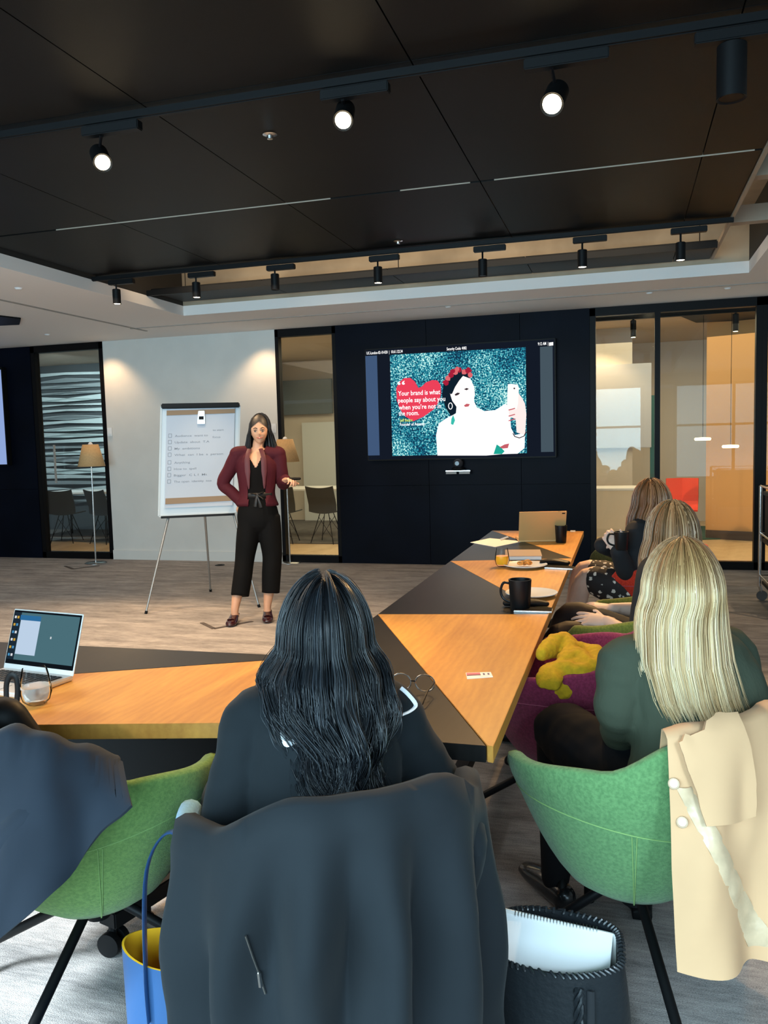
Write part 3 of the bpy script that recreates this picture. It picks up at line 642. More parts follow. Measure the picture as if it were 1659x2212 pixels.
# ============================================================ FLIP CHART
BL, BR = at(343, 1115, Y=6.42), at(512, 1109, Y=6.74); TL, TR = at(347, 878, Y=6.50), at(519, 875, Y=6.82)
BR = V(BR[0], BR[1], BL[2]); TR = V(TR[0], TR[1], TL[2])
fc = thing('flip_chart', 'white flip chart easel on three grey legs left of the speaker', 'flip chart', (float((BL[0] + BR[0]) / 2), 6.6, 0))
ux = nrm(BR - BL); uz = nrm((TL + TR - BL - BR)); un = np.cross(ux, uz); bw = np.linalg.norm(BR - BL); bh = np.linalg.norm((TL + TR - BL - BR) / 2)
def bp_(u, v, d=0.0): return BL + ux * u * bw + uz * v * bh + un * d
G().slab([bp_(0, 0), bp_(1, 0), bp_(1, 1), bp_(0, 1)], -un * .018).obj('board', mat('board_white', (.48, .55, .60), .35), fc, smooth=False, w=True, bevel=.003)
g = G()
for a, b in [((0, 0), (0, 1)), ((1, 0), (1, 1)), ((0, 0), (1, 0))]: g.bar(bp_(*a, -.009), bp_(*b, -.009), .016, .026, up=un)
g.obj('board_rim', mat('pale_rim', (.45, .50, .52), .4), fc, smooth=False, w=True)
G().bar(bp_(0, 1.0, .008), bp_(1, 1.0, .008), .045, .045, up=un).obj('clamp_bar', M_BLACK, fc, smooth=False, w=True, bevel=.008)
G().bar(bp_(.03, -.012, .012), bp_(.97, -.012, .012), .02, .05, up=un).obj('pen_tray', M_BLACK, fc, smooth=False, w=True)
pad = G().slab([bp_(.07, .07, .004), bp_(.94, .07, .004), bp_(.94, .975, .004), bp_(.07, .975, .004)], un * .008).obj('paper_pad', mat('pad_paper', (.40, .46, .54), .8), fc, smooth=False, w=True)
M_TORN = mat('brown_card_strip', (.24, .17, .11), .8)
G().slab([bp_(.07, .915, .013), bp_(.94, .925, .013), bp_(.94, .965, .013), bp_(.07, .96, .013)], un * .003).obj('card_strip', M_TORN, fc, smooth=False, w=True)
G().slab([bp_(.08, .105, .013), bp_(.94, .115, .013), bp_(.94, .165, .013), bp_(.08, .160, .013)], un * .003).obj('card_strip', M_TORN, fc, smooth=False, w=True)
cl_ = G().slab([bp_(.46, .83, .015), bp_(.56, .83, .015), bp_(.55, .95, .02), bp_(.47, .95, .02)], un * .012).obj('clip', M_CHROME, fc, smooth=False, w=True, bevel=.003)
G().slab([bp_(.48, .87, .03), bp_(.54, .87, .03), bp_(.54, .90, .03), bp_(.48, .90, .03)], un * .006).obj('clip_lever', M_FRAME, cl_, smooth=False, w=True)
M_INK = mat('faded_marker_ink', (.20, .23, .27), .8)
hw = ['Audience  want to', 'Update  about  T.A', 'My  ambitions', 'What  can  I be  a  person', 'Anything', 'How to  spell', 'Bigger  C L I  Mt', 'The open  identity  too']
for k, s_ in enumerate(hw):
    v = .715 - k * .058 - (.012 if k > 3 else 0)
    g = G(); c0 = [bp_(.10, v, .0125), bp_(.14, v, .0125), bp_(.14, v + .032, .0125), bp_(.10, v + .032, .0125)]
    for q in range(4): g.bar(c0[q], c0[(q + 1) % 4], .0035, .001, up=un)
    g.obj('tick_box', M_INK, fc, smooth=False, w=True)
    text(s_, fc, 'handwriting', M_INK, bp_(.18, v + .003, .0125), ux, uz, .026, width=bw * [.42, .44, .32, .62, .2, .28, .42, .48][k], bold=.004)
text('to start', fc, 'handwriting', M_INK, bp_(.66, .765, .0125), ux, uz, .024, width=bw * .14, bold=.004)
text('focus', fc, 'handwriting', M_INK, bp_(.66, .70, .0125), ux, uz, .024, width=bw * .10, bold=.004)
M_LEG = mat('grey_easel_leg', (.34, .34, .33), .35, metal=.6)
for a, b in [(bp_(.12, -.02), at(315, 1326, Z=0)), (bp_(.96, -.02), at(560, 1312, Z=0)), (bp_(.58, .02, -.03), at(455, 1278, Z=0))]:
    l_ = G().tube([a, b + V(0, 0, .005)], [.011, .009], 10).obj('leg', M_LEG, fc, w=True)
    G().tube([b + (a - b) * .03, b], .013, 10).obj('rubber_foot', M_BLACK, l_, w=True)

# ============================================================ FLOOR LAMPS
def floor_lamp(base_px, label, lean, Ht=1.48, sc=1.0):
    b = at(*base_px, Z=0); t = thing('floor_lamp', label, 'lamp', tuple(b), group='floor lamps')
    G().lathe((0, 0, 0), [(0, .018), (.12, .016), (.135, .008), (.135, 0)], 32).obj('base', M_CHROME, t)
    G().tube([(0, 0, .01), (lean, 0, Ht)], .009, 10).obj('pole', M_CHROME, t)
    s0 = Ht - .26
    sh = mat('tan_lampshade', (.62, .38, .17), .7, noise_scale=60, noise_amt=.06)
    o = G(); 
    prof = [(.165 * sc, 0), (.095 * sc, .27)]; n = 28; P = []
    o.lathe((lean, 0, s0), prof[:], n); o.f = o.f[:n]
    s_ = o.obj('lamp_shade', sh, t); md = s_.modifiers.new('s', 'SOLIDIFY'); md.thickness = .004
    g = G(); g.tube([(lean, 0, Ht - .02), (lean, 0, Ht + .02)], .014, 10); g.sph((lean, 0, Ht + .0), (.03, .03, .04)); g.obj('bulb', M_WHITE, s_)
    g = G(); g.tube([(lean - .09, 0, Ht), (lean + .09, 0, Ht)], .003, 6); g.tube([(lean, -.09, Ht), (lean, .09, Ht)], .003, 6); g.obj('spider', M_CHROME, s_)
floor_lamp((207, 1217), 'tan shaded floor lamp in front of the left glass door', .02)
floor_lamp((627, 1216), 'tan shaded floor lamp half hidden behind the speaker', -.01)

# ============================================================ TABLE
TX0, TX1, TY0, TY1, TZ, TT = -.972, -.292, 1.835, 6.22, .74, .04
tb = thing('conference_table', 'long angled conference table with honey oak and black triangular veneer panels', 'table', (-.65, 3.0, 0))
def top_panel(poly, m):
    # slightly inset pieces so that the joints read as fine gaps
    c = np.mean(np.array(poly), axis=0); 
    return G().prism(poly, TZ - TT, TZ).obj('tabletop_panel', m, tb, smooth=False, w=True, bevel=.0012)
A_ = (TX0, 3.18); Bq = (TX1, 3.29); C_ = (TX0, 4.65); D_ = (TX1, 4.83)
top_panel([(TX0, TY0), (-.300 - .008, TY0), A_], M_OAKD)
top_panel([(-.300 - .006, TY0 + .004), (TX1, TY0), Bq, A_], M_OAK)
top_panel([A_, Bq, C_], M_OAKD)
top_panel([Bq, D_, C_], M_OAK)
top_panel([C_, D_, (TX0, TY1)], M_OAKD)
top_panel([D_, (TX1, TY1), (TX0, TY1)], M_OAK)
def lin(a, b, x): return (x, a[1] + (b[1] - a[1]) * (x - a[0]) / (b[0] - a[0]))
wn0, wn1 = (-.985, 1.850), lin((-.985, 1.85), (-1.401, 1.751), -3.1)
wf0, wf1 = (-.985, 2.505), (-3.1, 2.47)
sm = lin((-.985, 2.50), (-1.658, 2.174), -2.4)
top_panel([wn0, (-.985, 2.50), sm, wn1], M_OAK) if False else top_panel([wn1, wn0, (-.985, 2.502), sm, (-3.1, 1.60)], M_OAK)
top_panel([(-.985, 2.505), (-3.1, 2.47), (-3.1, 1.603), (sm[0], sm[1] + .003)], M_OAKD)
# black steel underframe
def leg_unit(x, y, ang, casters=True):
    ca, sa = math.cos(ang), math.sin(ang); g = G()
    g.bar((x, y, .09), (x, y, TZ - TT), .06, .09); lo = G().bar((x - .27 * ca, y - .27 * sa, .11), (x + .27 * ca, y + .27 * sa, .11), .07, .05)
    o = g.obj('leg', M_BLACK, tb, smooth=False, w=True, bevel=.004); lo.obj('foot_rail', M_BLACK, tb, smooth=False, w=True, bevel=.004)
    for s in (-1, 1):
        c = V(x + .25 * ca * s, y + .25 * sa * s, .035)
        q = G()
        for k in (-.02, .02): q.lathe(tuple(c + V(0, k, 0)), [(0, -.011), (.034, -.010), (.035, 0), (.034, .010), (0, .011)], 20, M=Matrix.Rotation(R(90), 4, 'X'))
        q.tube([c + V(0, 0, .0), c + V(0, 0, .055)], .012, 8); q.obj('caster', M_BLACK, tb, w=True)
leg_unit(-.62, 2.15, 0); leg_unit(-.62, 5.9, 0); leg_unit(-.62, 4.0, 0)
leg_unit(-1.35, 2.18, R(75)); leg_unit(-2.75, 2.0, R(80))
g = G(); g.bar((-.62, 2.15, .60), (-.62, 5.9, .60), .05, .09); g.bar((-1.35, 2.18, .60), (-2.75, 2.0, .60), .05, .09); g.bar((-.62, 2.15, .14), (-.62, 5.9, .14), .05, .05)
g.box((-.63, 2.12, .68), (.5, .06, .04)); g.box((-.63, 4.0, .68), (.5, .06, .04)); g.box((-.63, 5.9, .68), (.5, .06, .04)); g.obj('under_frame', M_BLACK, tb, smooth=False, w=True)
G().bar((-3.05, 2.12, .53), (-1.12, 2.30, .53), .02, .33).obj('dark_wing_board', M_BLACK, tb, smooth=False, w=True)  # dark board added to darken the view under the left wing
# slanted brace seen under the left wing
G().bar(at(405, 1795, Y=1.99), at(268, 1952, Y=2.07), .05, .07).obj('brace', M_BLACK, tb, smooth=False, w=True)

# ============================================================ THINGS ON THE TABLE
def on(px, py, z=TZ): return at(px, py, Z=z)
M_MUG = mat('black_ceramic', (.0045, .0045, .005), .35, spec=.35)
def mug(p, label, hz=.115, r=.042, hang=R(180), handle=True):
    t = thing('mug', label, 'mug', tuple(p), group='black mugs')
    G().lathe((0, 0, 0), [(0, .001), (r * .80, .0), (r * .86, .006), (r, hz), (r * .90, hz), (r * .80, .012), (0, .010)], 32).obj('mug_body', M_MUG, t)
    if handle:
        P = [V(r * .9, 0, hz * .85), V(r + .022, 0, hz * .86), V(r + .034, 0, hz * .6), V(r + .024, 0, hz * .34), V(r * .85, 0, hz * .22)]
        P = [V(p_[0] * math.cos(hang) - p_[1] * math.sin(hang), p_[0] * math.sin(hang), p_[2]) for p_ in cat(P, 4)]
        G().tube(P, .0055, 8).obj('handle', M_MUG, t)
    return t
mug(on(1124, 1316), 'black mug with its handle to the left beside the white plate near the phone', .125, .047, R(175))
mug(on(1212, 1172), 'black mug at the far end of the table beside the gold laptop', .115, .040, 0, False)
def plate(p, label, r=.115):
    t = thing('plate', label, 'plate', tuple(p), group='white plates')
    G().lathe((0, 0, 0), [(0, .004), (r * .62, .004), (r * .95, .016), (r, .018), (r, .015), (r * .64, 0), (0, 0)], 40).obj('plate_body', mat('white_china', (.80, .78, .74), .25), t); return t
plate(on(1148, 1287), 'empty white plate behind the near black mug', .115)
pp = on(1135, 1225); plate(pp, 'white plate with a pastry on it beside the orange juice', .118)
g = G()
for k in range(9): g.sph((rnd.uniform(-.035, .035), rnd.uniform(-.02, .02), .018 + rnd.uniform(0, .014)), (rnd.uniform(.012, .022), rnd.uniform(.010, .018), rnd.uniform(.008, .014)), 10, 7)
o = g.obj('pastry', mat('orange_pastry', (.70, .25, .04), .6, noise_scale=90, noise_amt=.4)); o.location = pp + V(0, 0, .001); remesh(o, .003, 2); tag(o, 'small orange crumbling pastry on the white plate', 'pastry')
# glass of juice
gp = on(1085, 1224); t = thing('juice_glass', 'stemless glass of orange juice left of the pastry plate', 'glass', tuple(gp))
M_TUMB = glass_mat('tumbler_glass', (.97, .97, .97), 1.0, blend=.10)
gprof = [(.022, 0), (.034, .012), (.040, .035), (.037, .070), (.030, .105), (.029, .105), (.036, .070), (.0385, .036), (.032, .014), (0, .008)]
G().lathe((0, 0, 0), gprof, 32).obj('glass_body', M_TUMB, t)
G().lathe((0, 0, 0), [(0, .009), (.031, .0145), (.0375, .036), (.036, .060), (0, .060)], 32).obj('juice', mat('orange_juice', (.95, .42, .02), .3), t)
gp = on(79, 1520); t = thing('water_glass', 'stemless glass of water in front of the silver laptop', 'glass', tuple(gp))
G().lathe((0, 0, 0), [(r_ * 1.08, z_ * .98) for r_, z_ in gprof], 40).obj('glass_body', M_TUMB, t)
G().lathe((0, 0, 0), [(0, .0095), (.0338, .0145), (.0408, .036), (.0405, .052), (0, .052)], 32).obj('water', mat('pale_water', (.86, .88, .86), .05, trans=.6), t)
# laptops
def laptop(p, rz, label, cbody, opening=105, wd=.33, dp=.23, facing=True):
    t = thing('laptop', label, 'laptop', tuple(p), rz)
    G().box((0, 0, .008), (wd, dp, .014)).obj('base', cbody, t, smooth=False, bevel=.004)
    kb = G().box((0, .025, .0157), (wd * .86, dp * .48, .001)).obj('keyboard', mat('keyboard_black', (.012, .012, .013), .5), t, smooth=False)
    gk = G()
    for r_ in range(5):
        for c_ in range(14): gk.box((-wd * .40 + c_ * wd * .8 / 13, .025 - dp * .19 + r_ * dp * .095, .0170), (wd * .048, dp * .075, .0018))
    ko = gk.obj('keys', mat('key_black', (.02, .02, .022), .5), kb, smooth=False); ko['kind'] = 'stuff'
    G().box((0, -dp * .33, .0158), (wd * .30, dp * .24, .0008)).obj('touchpad', mat('touchpad', (.5, .5, .5), .35), t, smooth=False)
    a = R(opening); h = dp * .97; y0 = dp / 2 - .004; sy, sz = -math.cos(a), math.sin(a)
    sy = math.cos(math.pi - a)
    ang = math.pi - a
    def lp(u, v, d=0.0): # u across, v up the lid, d towards the viewer
        return V(u, y0 + v * math.cos(math.pi / 2 - (a - math.pi / 2)) * 0 + v * (-math.cos(a)) - d * math.sin(a), .014 + v * math.sin(a) - d * math.cos(a) * 1.0)
    lid = G().slab([lp(-wd / 2, 0), lp(wd / 2, 0), lp(wd / 2, h), lp(-wd / 2, h)], lp(0, 0, -.005) - lp(0, 0)).obj('lid', cbody, t, smooth=False, bevel=.0015)
    return t, lid, lp, h
M_SILV = mat('silver_aluminium', (.70, .68, .66), .3, metal=.7)
M_GOLD = mat('champagne_aluminium', (.66, .38, .15), .45, metal=.25)
hr_ = at(160, 1470, Z=TZ); lr = R(-8); hc0 = hr_ - V(.1475 * math.cos(lr) - .098 * math.sin(lr), .1475 * math.sin(lr) + .098 * math.cos(lr), 0)
t, lid, lp, h = laptop(hc0, lr, 'open silver laptop showing a desktop on the left wing of the table', M_SILV, 108, .295, .196)
W_ = .295
def lquad(name, u0, u1, v0, v1, d, m): return G().slab([lp(u0, v0, d), lp(u1, v0, d), lp(u1, v1, d), lp(u0, v1, d)], lp(0, 0, d + .0003) - lp(0, 0, d)).obj(name, m, lid, smooth=False)
lquad('screen', -W_ / 2 + .004, W_ / 2 - .004, .016, h - .004, .0006, emat('laptop_dark', '#10161c', 1))
lquad('desktop_picture', -W_ / 2 + .038, W_ / 2 - .010, .030, h - .010, .0012, emat('laptop_teal', '#4a6e78', 1))
lquad('icon_column', -W_ / 2 + .008, -W_ / 2 + .038, .030, h - .010, .0012, emat('laptop_slate', '#1c2a36', 1))
lquad('title_bar', -W_ / 2 + .036, -W_ / 2 + .125, h - .034, h - .018, .0020, emat('laptop_blue', '#2e6c9c', 1))
lquad('window_pane', -W_ / 2 + .040, -W_ / 2 + .125, .048, h - .034, .0018, emat('laptop_paper', '#bcd0e6', 1))
for k in range(6):
    for j in range(2): lquad('icon', -W_ / 2 + .011 + j * .012, -W_ / 2 + .019 + j * .012, h - .030 - k * .024, h - .022 - k * .024, .0020, emat(['i1', 'i2', 'i3'][(k + j) % 3], ['#d8dce0', '#c9a040', '#4a90c0'][(k + j) % 3], 1))
lquad('cursor', -W_ / 2 + .178, -W_ / 2 + .183, .105, .112, .0022, emat('i1', '#d8dce0', 1))
t, lid, lp, h = laptop(at(1172, 1166, Z=TZ) + V(-.02, 0, 0), R(193), 'open gold laptop seen from behind at the far end of the table', M_GOLD, 112, .31, .22)
G().slab([lp(-.145, h - .02, -.0055), lp(-.125, h - .02, -.0055), lp(-.125, h - .012, -.0055), lp(-.145, h - .012, -.0055)], (0, 0, .001)).obj('port_strip', M_BLACK, lid, smooth=False)
# papers, notebook, phones
def flat(name, pts, z0, th, m, label, c, bevel=.001): 
    P = [at(a, b, Z=z0) for a, b in pts]; cc = sum(P) / len(P)
    o = G().prism([tuple((p - cc)[:2]) for p in P], 0, th).obj(name, m, smooth=False, bevel=bevel); o.location = (cc[0], cc[1], z0); return tag(o, label, c)
M_PAPER = mat('white_paper', (.82, .80, .76), .8)
flat('paper_sheet', [(1016, 1172), (1058, 1163), (1130, 1170), (1070, 1182)], TZ, .002, M_PAPER, 'loose white papers on the left edge of the table by the gold laptop', 'paper', 0)
t = flat('pen', [(1080, 1166), (1097, 1160), (1099, 1163), (1083, 1169)], TZ, .008, M_SILV, 'silver pen lying between the white papers and the gold laptop', 'pen', .002)
nb = at(1130, 1203, Z=TZ); t = thing('notebook', 'thick closed notebook behind the glass of juice', 'notebook', tuple(nb), R(8))
G().box((0, 0, .012), (.20, .27, .020)).obj('pages', M_PAPER, t, smooth=False)
G().box((0, 0, .0235), (.21, .28, .003)).obj('cover', mat('taupe_cover', (.36, .27, .21), .5), t, smooth=False, bevel=.001); G().box((0, 0, .0015), (.21, .28, .003)).obj('cover', mat('taupe_cover2', (.10, .075, .06), .5), t, smooth=False, bevel=.001)
def phone(p, rz, label, wd=.075, ln=.155, edge=M_CHROME):
    t = thing('phone', label, 'phone', tuple(p), rz, 'phones on the table')
    G().box((0, 0, .0045), (ln, wd, .008)).obj('phone_body', edge, t, smooth=False, bevel=.003); G().box((0, 0, .0089), (ln * .96, wd * .93, .0014)).obj('phone_screen', mat('phone_glass', (.003, .003, .004), .6, spec=.04), t, smooth=False, bevel=.0005); return t
phone(on(1152, 1320), R(2), 'black phone with a silver edge in front of the near black mug')
t = thing('sunglasses_case', 'soft black glasses case lying behind the near phone and mug', 'case', tuple(on(1136, 1311) + V(.0, .01, 0)), R(6))
g = G(); g.chain([(-.085, 0, .014), (-.03, 0, .017), (.035, 0, .016), (.085, 0, .012)], [(.024, .012), (.032, .016), (.030, .015), (.020, .010)], 12, up=(0, 1, 0)); g.obj('case_body', M_BLACK, t)
phone(on(1207, 1226) + V(.01, -.03, 0), R(-12), 'black phone beside the pastry plate at the table edge')
t = thing('wallet', 'soft black wallet lying just behind the phone by the pastry plate', 'wallet', tuple(on(1199, 1221)), R(-10))
G().chain([(-.07, 0, .016), (0, 0, .020), (.07, 0, .015)], [(.035, .013), (.042, .017), (.034, .012)], 12, up=(0, 1, 0)).obj('wallet_body', M_BLACK, t)
flat('card', [(1232, 1146.5), (1243, 1146.5), (1243, 1149), (1232, 1149)], TZ, .003, M_PAPER, 'small white card at the far right corner of the table', 'card', 0)
# printed badge near the corner
cpts = [(1006, 1454), (1060, 1452.5), (1065, 1463), (1009, 1467)]; P = [at(a, b, Z=TZ) for a, b in cpts]
bd = thing('name_badge', 'small white and pink badge lying alone on the nearest oak panel', 'badge', tuple(sum(P) / 4))
G().slab(P, (0, 0, .0015)).obj('badge_card', M_PAPER, bd, smooth=False, w=True)
def bq(u, v): a = P[3] + (P[2] - P[3]) * u; b = P[0] + (P[1] - P[0]) * u; return a + (b - a) * v + V(0, 0, .0017)
G().slab([bq(.02, .55), bq(.56, .55), bq(.56, .92), bq(.02, .92)], (0, 0, .0004)).obj('pink_band', mat('badge_pink', (.62, .16, .22), .6), bd, smooth=False, w=True)
G().slab([bq(.02, .45), bq(.56, .45), bq(.56, .57), bq(.02, .57)], (0, 0, .0005)).obj('dark_band', mat('badge_plum', (.12, .01, .04), .6), bd, smooth=False, w=True)
for u in (.66, .84): G().slab([bq(u, .45), bq(u + .07, .45), bq(u + .07, .75), bq(u, .75)], (0, 0, .0005)).obj('badge_symbol', mat('badge_ink', (.10, .06, .14), .6), bd, smooth=False, w=True)
# spectacles at the elbow of the table
sp = thing('spectacles', 'dark thin-rimmed spectacles on the black panel right of the dark haired woman', 'glasses', tuple(at(893, 1498, Z=TZ) ))
so = at(893, 1498, Z=TZ)
for dx in (-.034, .034): G().tube([so + V(dx + .028 * math.cos(a_), 0, .032 + .024 * math.sin(a_)) for a_ in [k * math.pi / 8 for k in range(16)]], .002, 6, close=True).obj('rim', M_CHROME, sp, w=True)
g = G(); g.tube([so + V(-.062, 0, .036), so + V(-.058, -.08, .034), so + V(-.05, -.12, .01)], .002, 6); g.tube([so + V(.062, 0, .036), so + V(.06, -.08, .034), so + V(.055, -.12, .01)], .002, 6); g.tube([so + V(-.008, 0, .036), so + V(.008, 0, .036)], .002, 6); g.obj('temples', M_FRAME, sp, w=True)

# ============================================================ CHAIRS
def shell_geo():
    """felt bucket: phi 0 = back centre, +-180 = front"""
    def prof(phi):
        a = abs(phi)
        def ss(x, x0, x1): t = min(1, max(0, (x - x0) / (x1 - x0))); return t * t * (3 - 2 * t)
        h = .80 - .080 * ss(a, 26, 60) - .035 * ss(a, 60, 110) - .185 * ss(a, 112, 142) - .03 * ss(a, 140, 165)
        return h
    n = 72; out = []; inn = []; rows = []
    for k in range(n):
        phi = -180 + 360 * k / n; a = R(phi - 90)      # back centre at -Y
        h = prof(phi); ab = abs(phi)
        ex = 1.0 + .06 * (1 if ab > 90 else ab / 90.)
        def rad(z):  # outer radius with height
            t = min(1, max(0, (z - .335) / .30)); base = .12 + .170 * (t ** .62)
            if z > .60: base += (z - .60) * .10
            return base * ex
        col_ = []
        for j in range(10):
            z = .335 + (h - .012 - .335) * (j / 9.) ** 1.15; col_.append((rad(z), z))
        r0 = rad(h); col_.append((r0 - .004, h - .003)); col_.append((r0 - .018, h)); col_.append((r0 - .032, h - .004)); col_.append((r0 - .036, h - .016))
        zi = max(.455, .455)
        for j in range(1, 7):
            z = (h - .016) + (.450 - (h - .016)) * j / 6.; rr_ = min(rad(z) - .036, 9); col_.append((rr_ if j < 6 else rr_ - .012, z))
        rows.append([V(r_ * math.cos(a), r_ * math.sin(a) * 1.03, z) for r_, z in col_])
    m = len(rows[0]); g = G(); P = [p for r_ in rows for p in r_]; F = []
    for i in range(n):
        j = (i + 1) % n
        for k in range(m - 1): F.append((i * m + k, j * m + k, j * m + k + 1, i * m + k + 1))
    F.append(tuple(i * m for i in range(n - 1, -1, -1))); F.append(tuple(i * m + m - 1 for i in range(n)))
    g.add(P, F)
    def outer(phi, z):
        ab = abs(phi); ex = 1.0 + .06 * (1 if ab > 90 else ab / 90.); t = min(1, max(0, (z - .335) / .30)); base = (.12 + .170 * t ** .62 + (max(0, z - .60) * .10)) * ex
        a = R(phi - 90); return V(base * math.cos(a), base * math.sin(a) * 1.03, z)
    return g, outer, prof
SHELL, OUTER, PROF = shell_geo()
def felt(name, c, c2): return mat(name, c, .95, spec=.1, noise_scale=120, color2=c2, bump=.3, bump_scale=300, sheen=.15, detail=3)
def chair(loc, front_deg, m, label, seam, legs=None, group='felt armchairs', rl=.44, l0=45):
    rz = R(front_deg - 90); t = thing('armchair', label, 'chair', loc, rz, group)
    g = G(); g.v = list(SHELL.v); g.f = list(SHELL.f); sh = g.obj('shell', m, t, auto=80)
    G().lathe((0, .01, 0), [(0, .475), (.150, .472), (.172, .462), (.176, .45), (0, .44)], 40).obj('seat_cushion', m, t)
    sg = []
    P1 = [OUTER(p, .60 - .045 * math.cos(R(p)) ** 2) + nrm(OUTER(p, .6) * V(1, 1, 0)) * .001 for p in range(-118, 119, 4)]
    G().tube(P1, .0013, 5).obj('seam', seam, sh)
    for s in (-46, 46): 
        for ds in (-1.6, 1.6): G().tube([OUTER(s + ds * (z - .3) * 2.5, z) + nrm(OUTER(s, z) * V(1, 1, 0)) * .001 for z in np.linspace(.345, .575, 12)], .0012, 5).obj('seam', seam, sh)
    G().lathe((0, 0, 0), [(0, .34), (.07, .34), (.07, .325), (.035, .30), (.03, .27), (0, .27)], 20).obj('hub', M_BLACK, t)
    inv = wmat(t).inverted()
    for k in range(4):
        if legs: q = inv @ Vector((legs[k][0], legs[k][1], 0)); q = V(q[0], q[1], 0)
        else: a = R(l0 + 90 * k); q = V(rl * math.cos(a), rl * math.sin(a), 0)
        d = nrm(q); L = np.linalg.norm(q)
        P = [d * .02 + V(0, 0, .315), d * .06 + V(0, 0, .305), d * (L - .035) + V(0, 0, .105), d * (L - .006) + V(0, 0, .085), d * L + V(0, 0, .055), d * L + V(0, 0, .012)]
        l_ = G().tube([P[0], P[1]] + [P[1] + (P[2] - P[1]) * .5, P[2], P[3], P[4], P[5]], .0125, 10).obj('leg', M_BLACK, t)
        G().lathe(tuple(d * L), [(0, .012), (.014, .012), (.020, .004), (.020, 0), (0, 0)], 14).obj('glide', M_BLACK, l_)
    return t
F_GREEN = felt('green_felt', (.125, .26, .100), (.085, .19, .072)); F_GREEN2 = felt('meadow_felt', (.18, .31, .085), (.125, .235, .065)); F_OLIVE = felt('olive_felt', (.20, .20, .035), (.14, .145, .025))
F_MAG = felt('magenta_felt', (.24, .030, .075), (.17, .02, .05)); F_BLUE = felt('pale_blue_felt', (.20, .42, .62), (.17, .36, .54)); F_MOSS = felt('moss_felt', (.12, .13, .05), (.08, .09, .03))
S_Y = mat('seam_lime', (.22, .36, .12), .8); S_P = mat('seam_pink', (.42, .10, .16), .8); S_B = mat('seam_grey', (.3, .4, .45), .8); S_O = mat('seam_olive', (.34, .36, .10), .8)
chair((.02, 2.08, 0), 135, F_GREEN, 'green felt armchair on the right with a beige coat over its back', S_Y, legs=[(-.112, 2.53), (.311, 2.40), (.15, 1.63), (-.32, 2.08)])
chair((-1.28, 1.70, 0), 84, F_GREEN2, 'green felt armchair on the left under the navy coat', S_Y, legs=[(-1.72, 1.72), (-1.42, 2.12), (-.85, 1.80), (-1.25, 1.27)])
chair((-.615, 1.60, 0), 126, F_BLUE, 'pale blue armchair under the long dark coat in the foreground', S_B, l0=95)
chair((-.20, 2.86, 0), 172, F_MAG, 'magenta felt armchair holding a mustard scarf at the table', S_P, rl=.42, l0=10)
chair((-.03, 3.62, 0), 172, F_OLIVE, 'olive felt armchair under the middle woman of the right row', S_O, l0=40)
F_RED = felt('red_felt', (.62, .045, .02), (.48, .03, .015))
chair((.14, 5.02, 0), 168, F_RED, 'red felt armchair under the furthest woman of the right row', S_P, l0=30)
chair((-.04, 5.90, 0), 176, F_MOSS, 'dark moss felt armchair standing empty at the far end of the table', S_O, l0=20)
# ============================================================ PEOPLE
from mathutils.bvhtree import BVHTree
def rotz(a): return Matrix.Rotation(a, 4, 'Z')
def frame(fwd, up=(0, 0, 1)):
    f = nrm(fwd); s = nrm(np.cross(f, V(*up))); u = np.cross(s, f)
    return Matrix(((s[0], f[0], u[0], 0), (s[1], f[1], u[1], 0), (s[2], f[2], u[2], 0), (0, 0, 0, 1)))   # local x=right, y=forward, z=up
def cutv(o, fn, solid=0):
    """open a garment: delete the vertices for which fn(world point) holds"""
    W = wmat(o.parent) if o.parent else Matrix()
    bm = bmesh.new(); bm.from_mesh(o.data)
    bmesh.ops.delete(bm, geom=[v for v in bm.verts if fn(W @ v.co)], context='VERTS'); bm.to_mesh(o.data); bm.free()
    if solid: m = o.modifiers.new('s', 'SOLIDIFY'); m.thickness = solid; m.offset = 1
def head_geo(g, c, fwd, up=(0, 0, 1), k=1.0):
    M = frame(fwd, up); c = V(*c)
    def L(x, y, z): return c + np.array(M.to_3x3() @ Vector((x * k, y * k, z * k)))
    P = []; F = []; n, m = 40, 28
    for i in range(m + 1):
        t = math.pi * i / m
        for j in range(n):
            a = 2 * math.pi * j / n; x, y, z = math.sin(t) * math.cos(a), math.sin(t) * math.sin(a), math.cos(t)
            X, Y, Z_ = x * .074, y * .094, z * .112
            if z < 0:      # jaw narrows, chin forward
                w_ = 1 + .34 * z; X *= w_; Y = Y * (1 + .22 * z) + .012 * (-z)
            if y > .3:
                Y = Y * (1 - .06 * (y - .3)) 
                ex = math.exp(-((abs(X) - .030) / .015) ** 2 - ((Z_ + .004) / .012) ** 2); Y -= .009 * ex       # eye sockets
                Y += .004 * math.exp(-((Z_ - .018) / .010) ** 2)                                                 # brow
                Y += .021 * math.exp(-(X / .010) ** 2 - ((Z_ + .030) / .011) ** 2) + .012 * math.exp(-(X / .009) ** 2 - ((Z_ + .014) / .016) ** 2)  # nose
                Y += .006 * math.exp(-(X / .022) ** 2 - ((Z_ + .058) / .008) ** 2)                               # lips
                Y += .006 * math.exp(-(X / .016) ** 2 - ((Z_ + .094) / .012) ** 2)                               # chin
                Y += .005 * math.exp(-((abs(X) - .038) / .016) ** 2 - ((Z_ + .034) / .018) ** 2)                 # cheeks
            P.append(L(X, Y, Z_))
    for i in range(m):
        for j in range(n): F.append((i * n + j, (i + 1) * n + j, (i + 1) * n + (j + 1) % n, i * n + (j + 1) % n))
    g.add(P, F)
    for s in (-1, 1): g.sph(L(s * .076, -.008, -.012), (.010 * k, .018 * k, .030 * k), 12, 8, M=M)
    return L
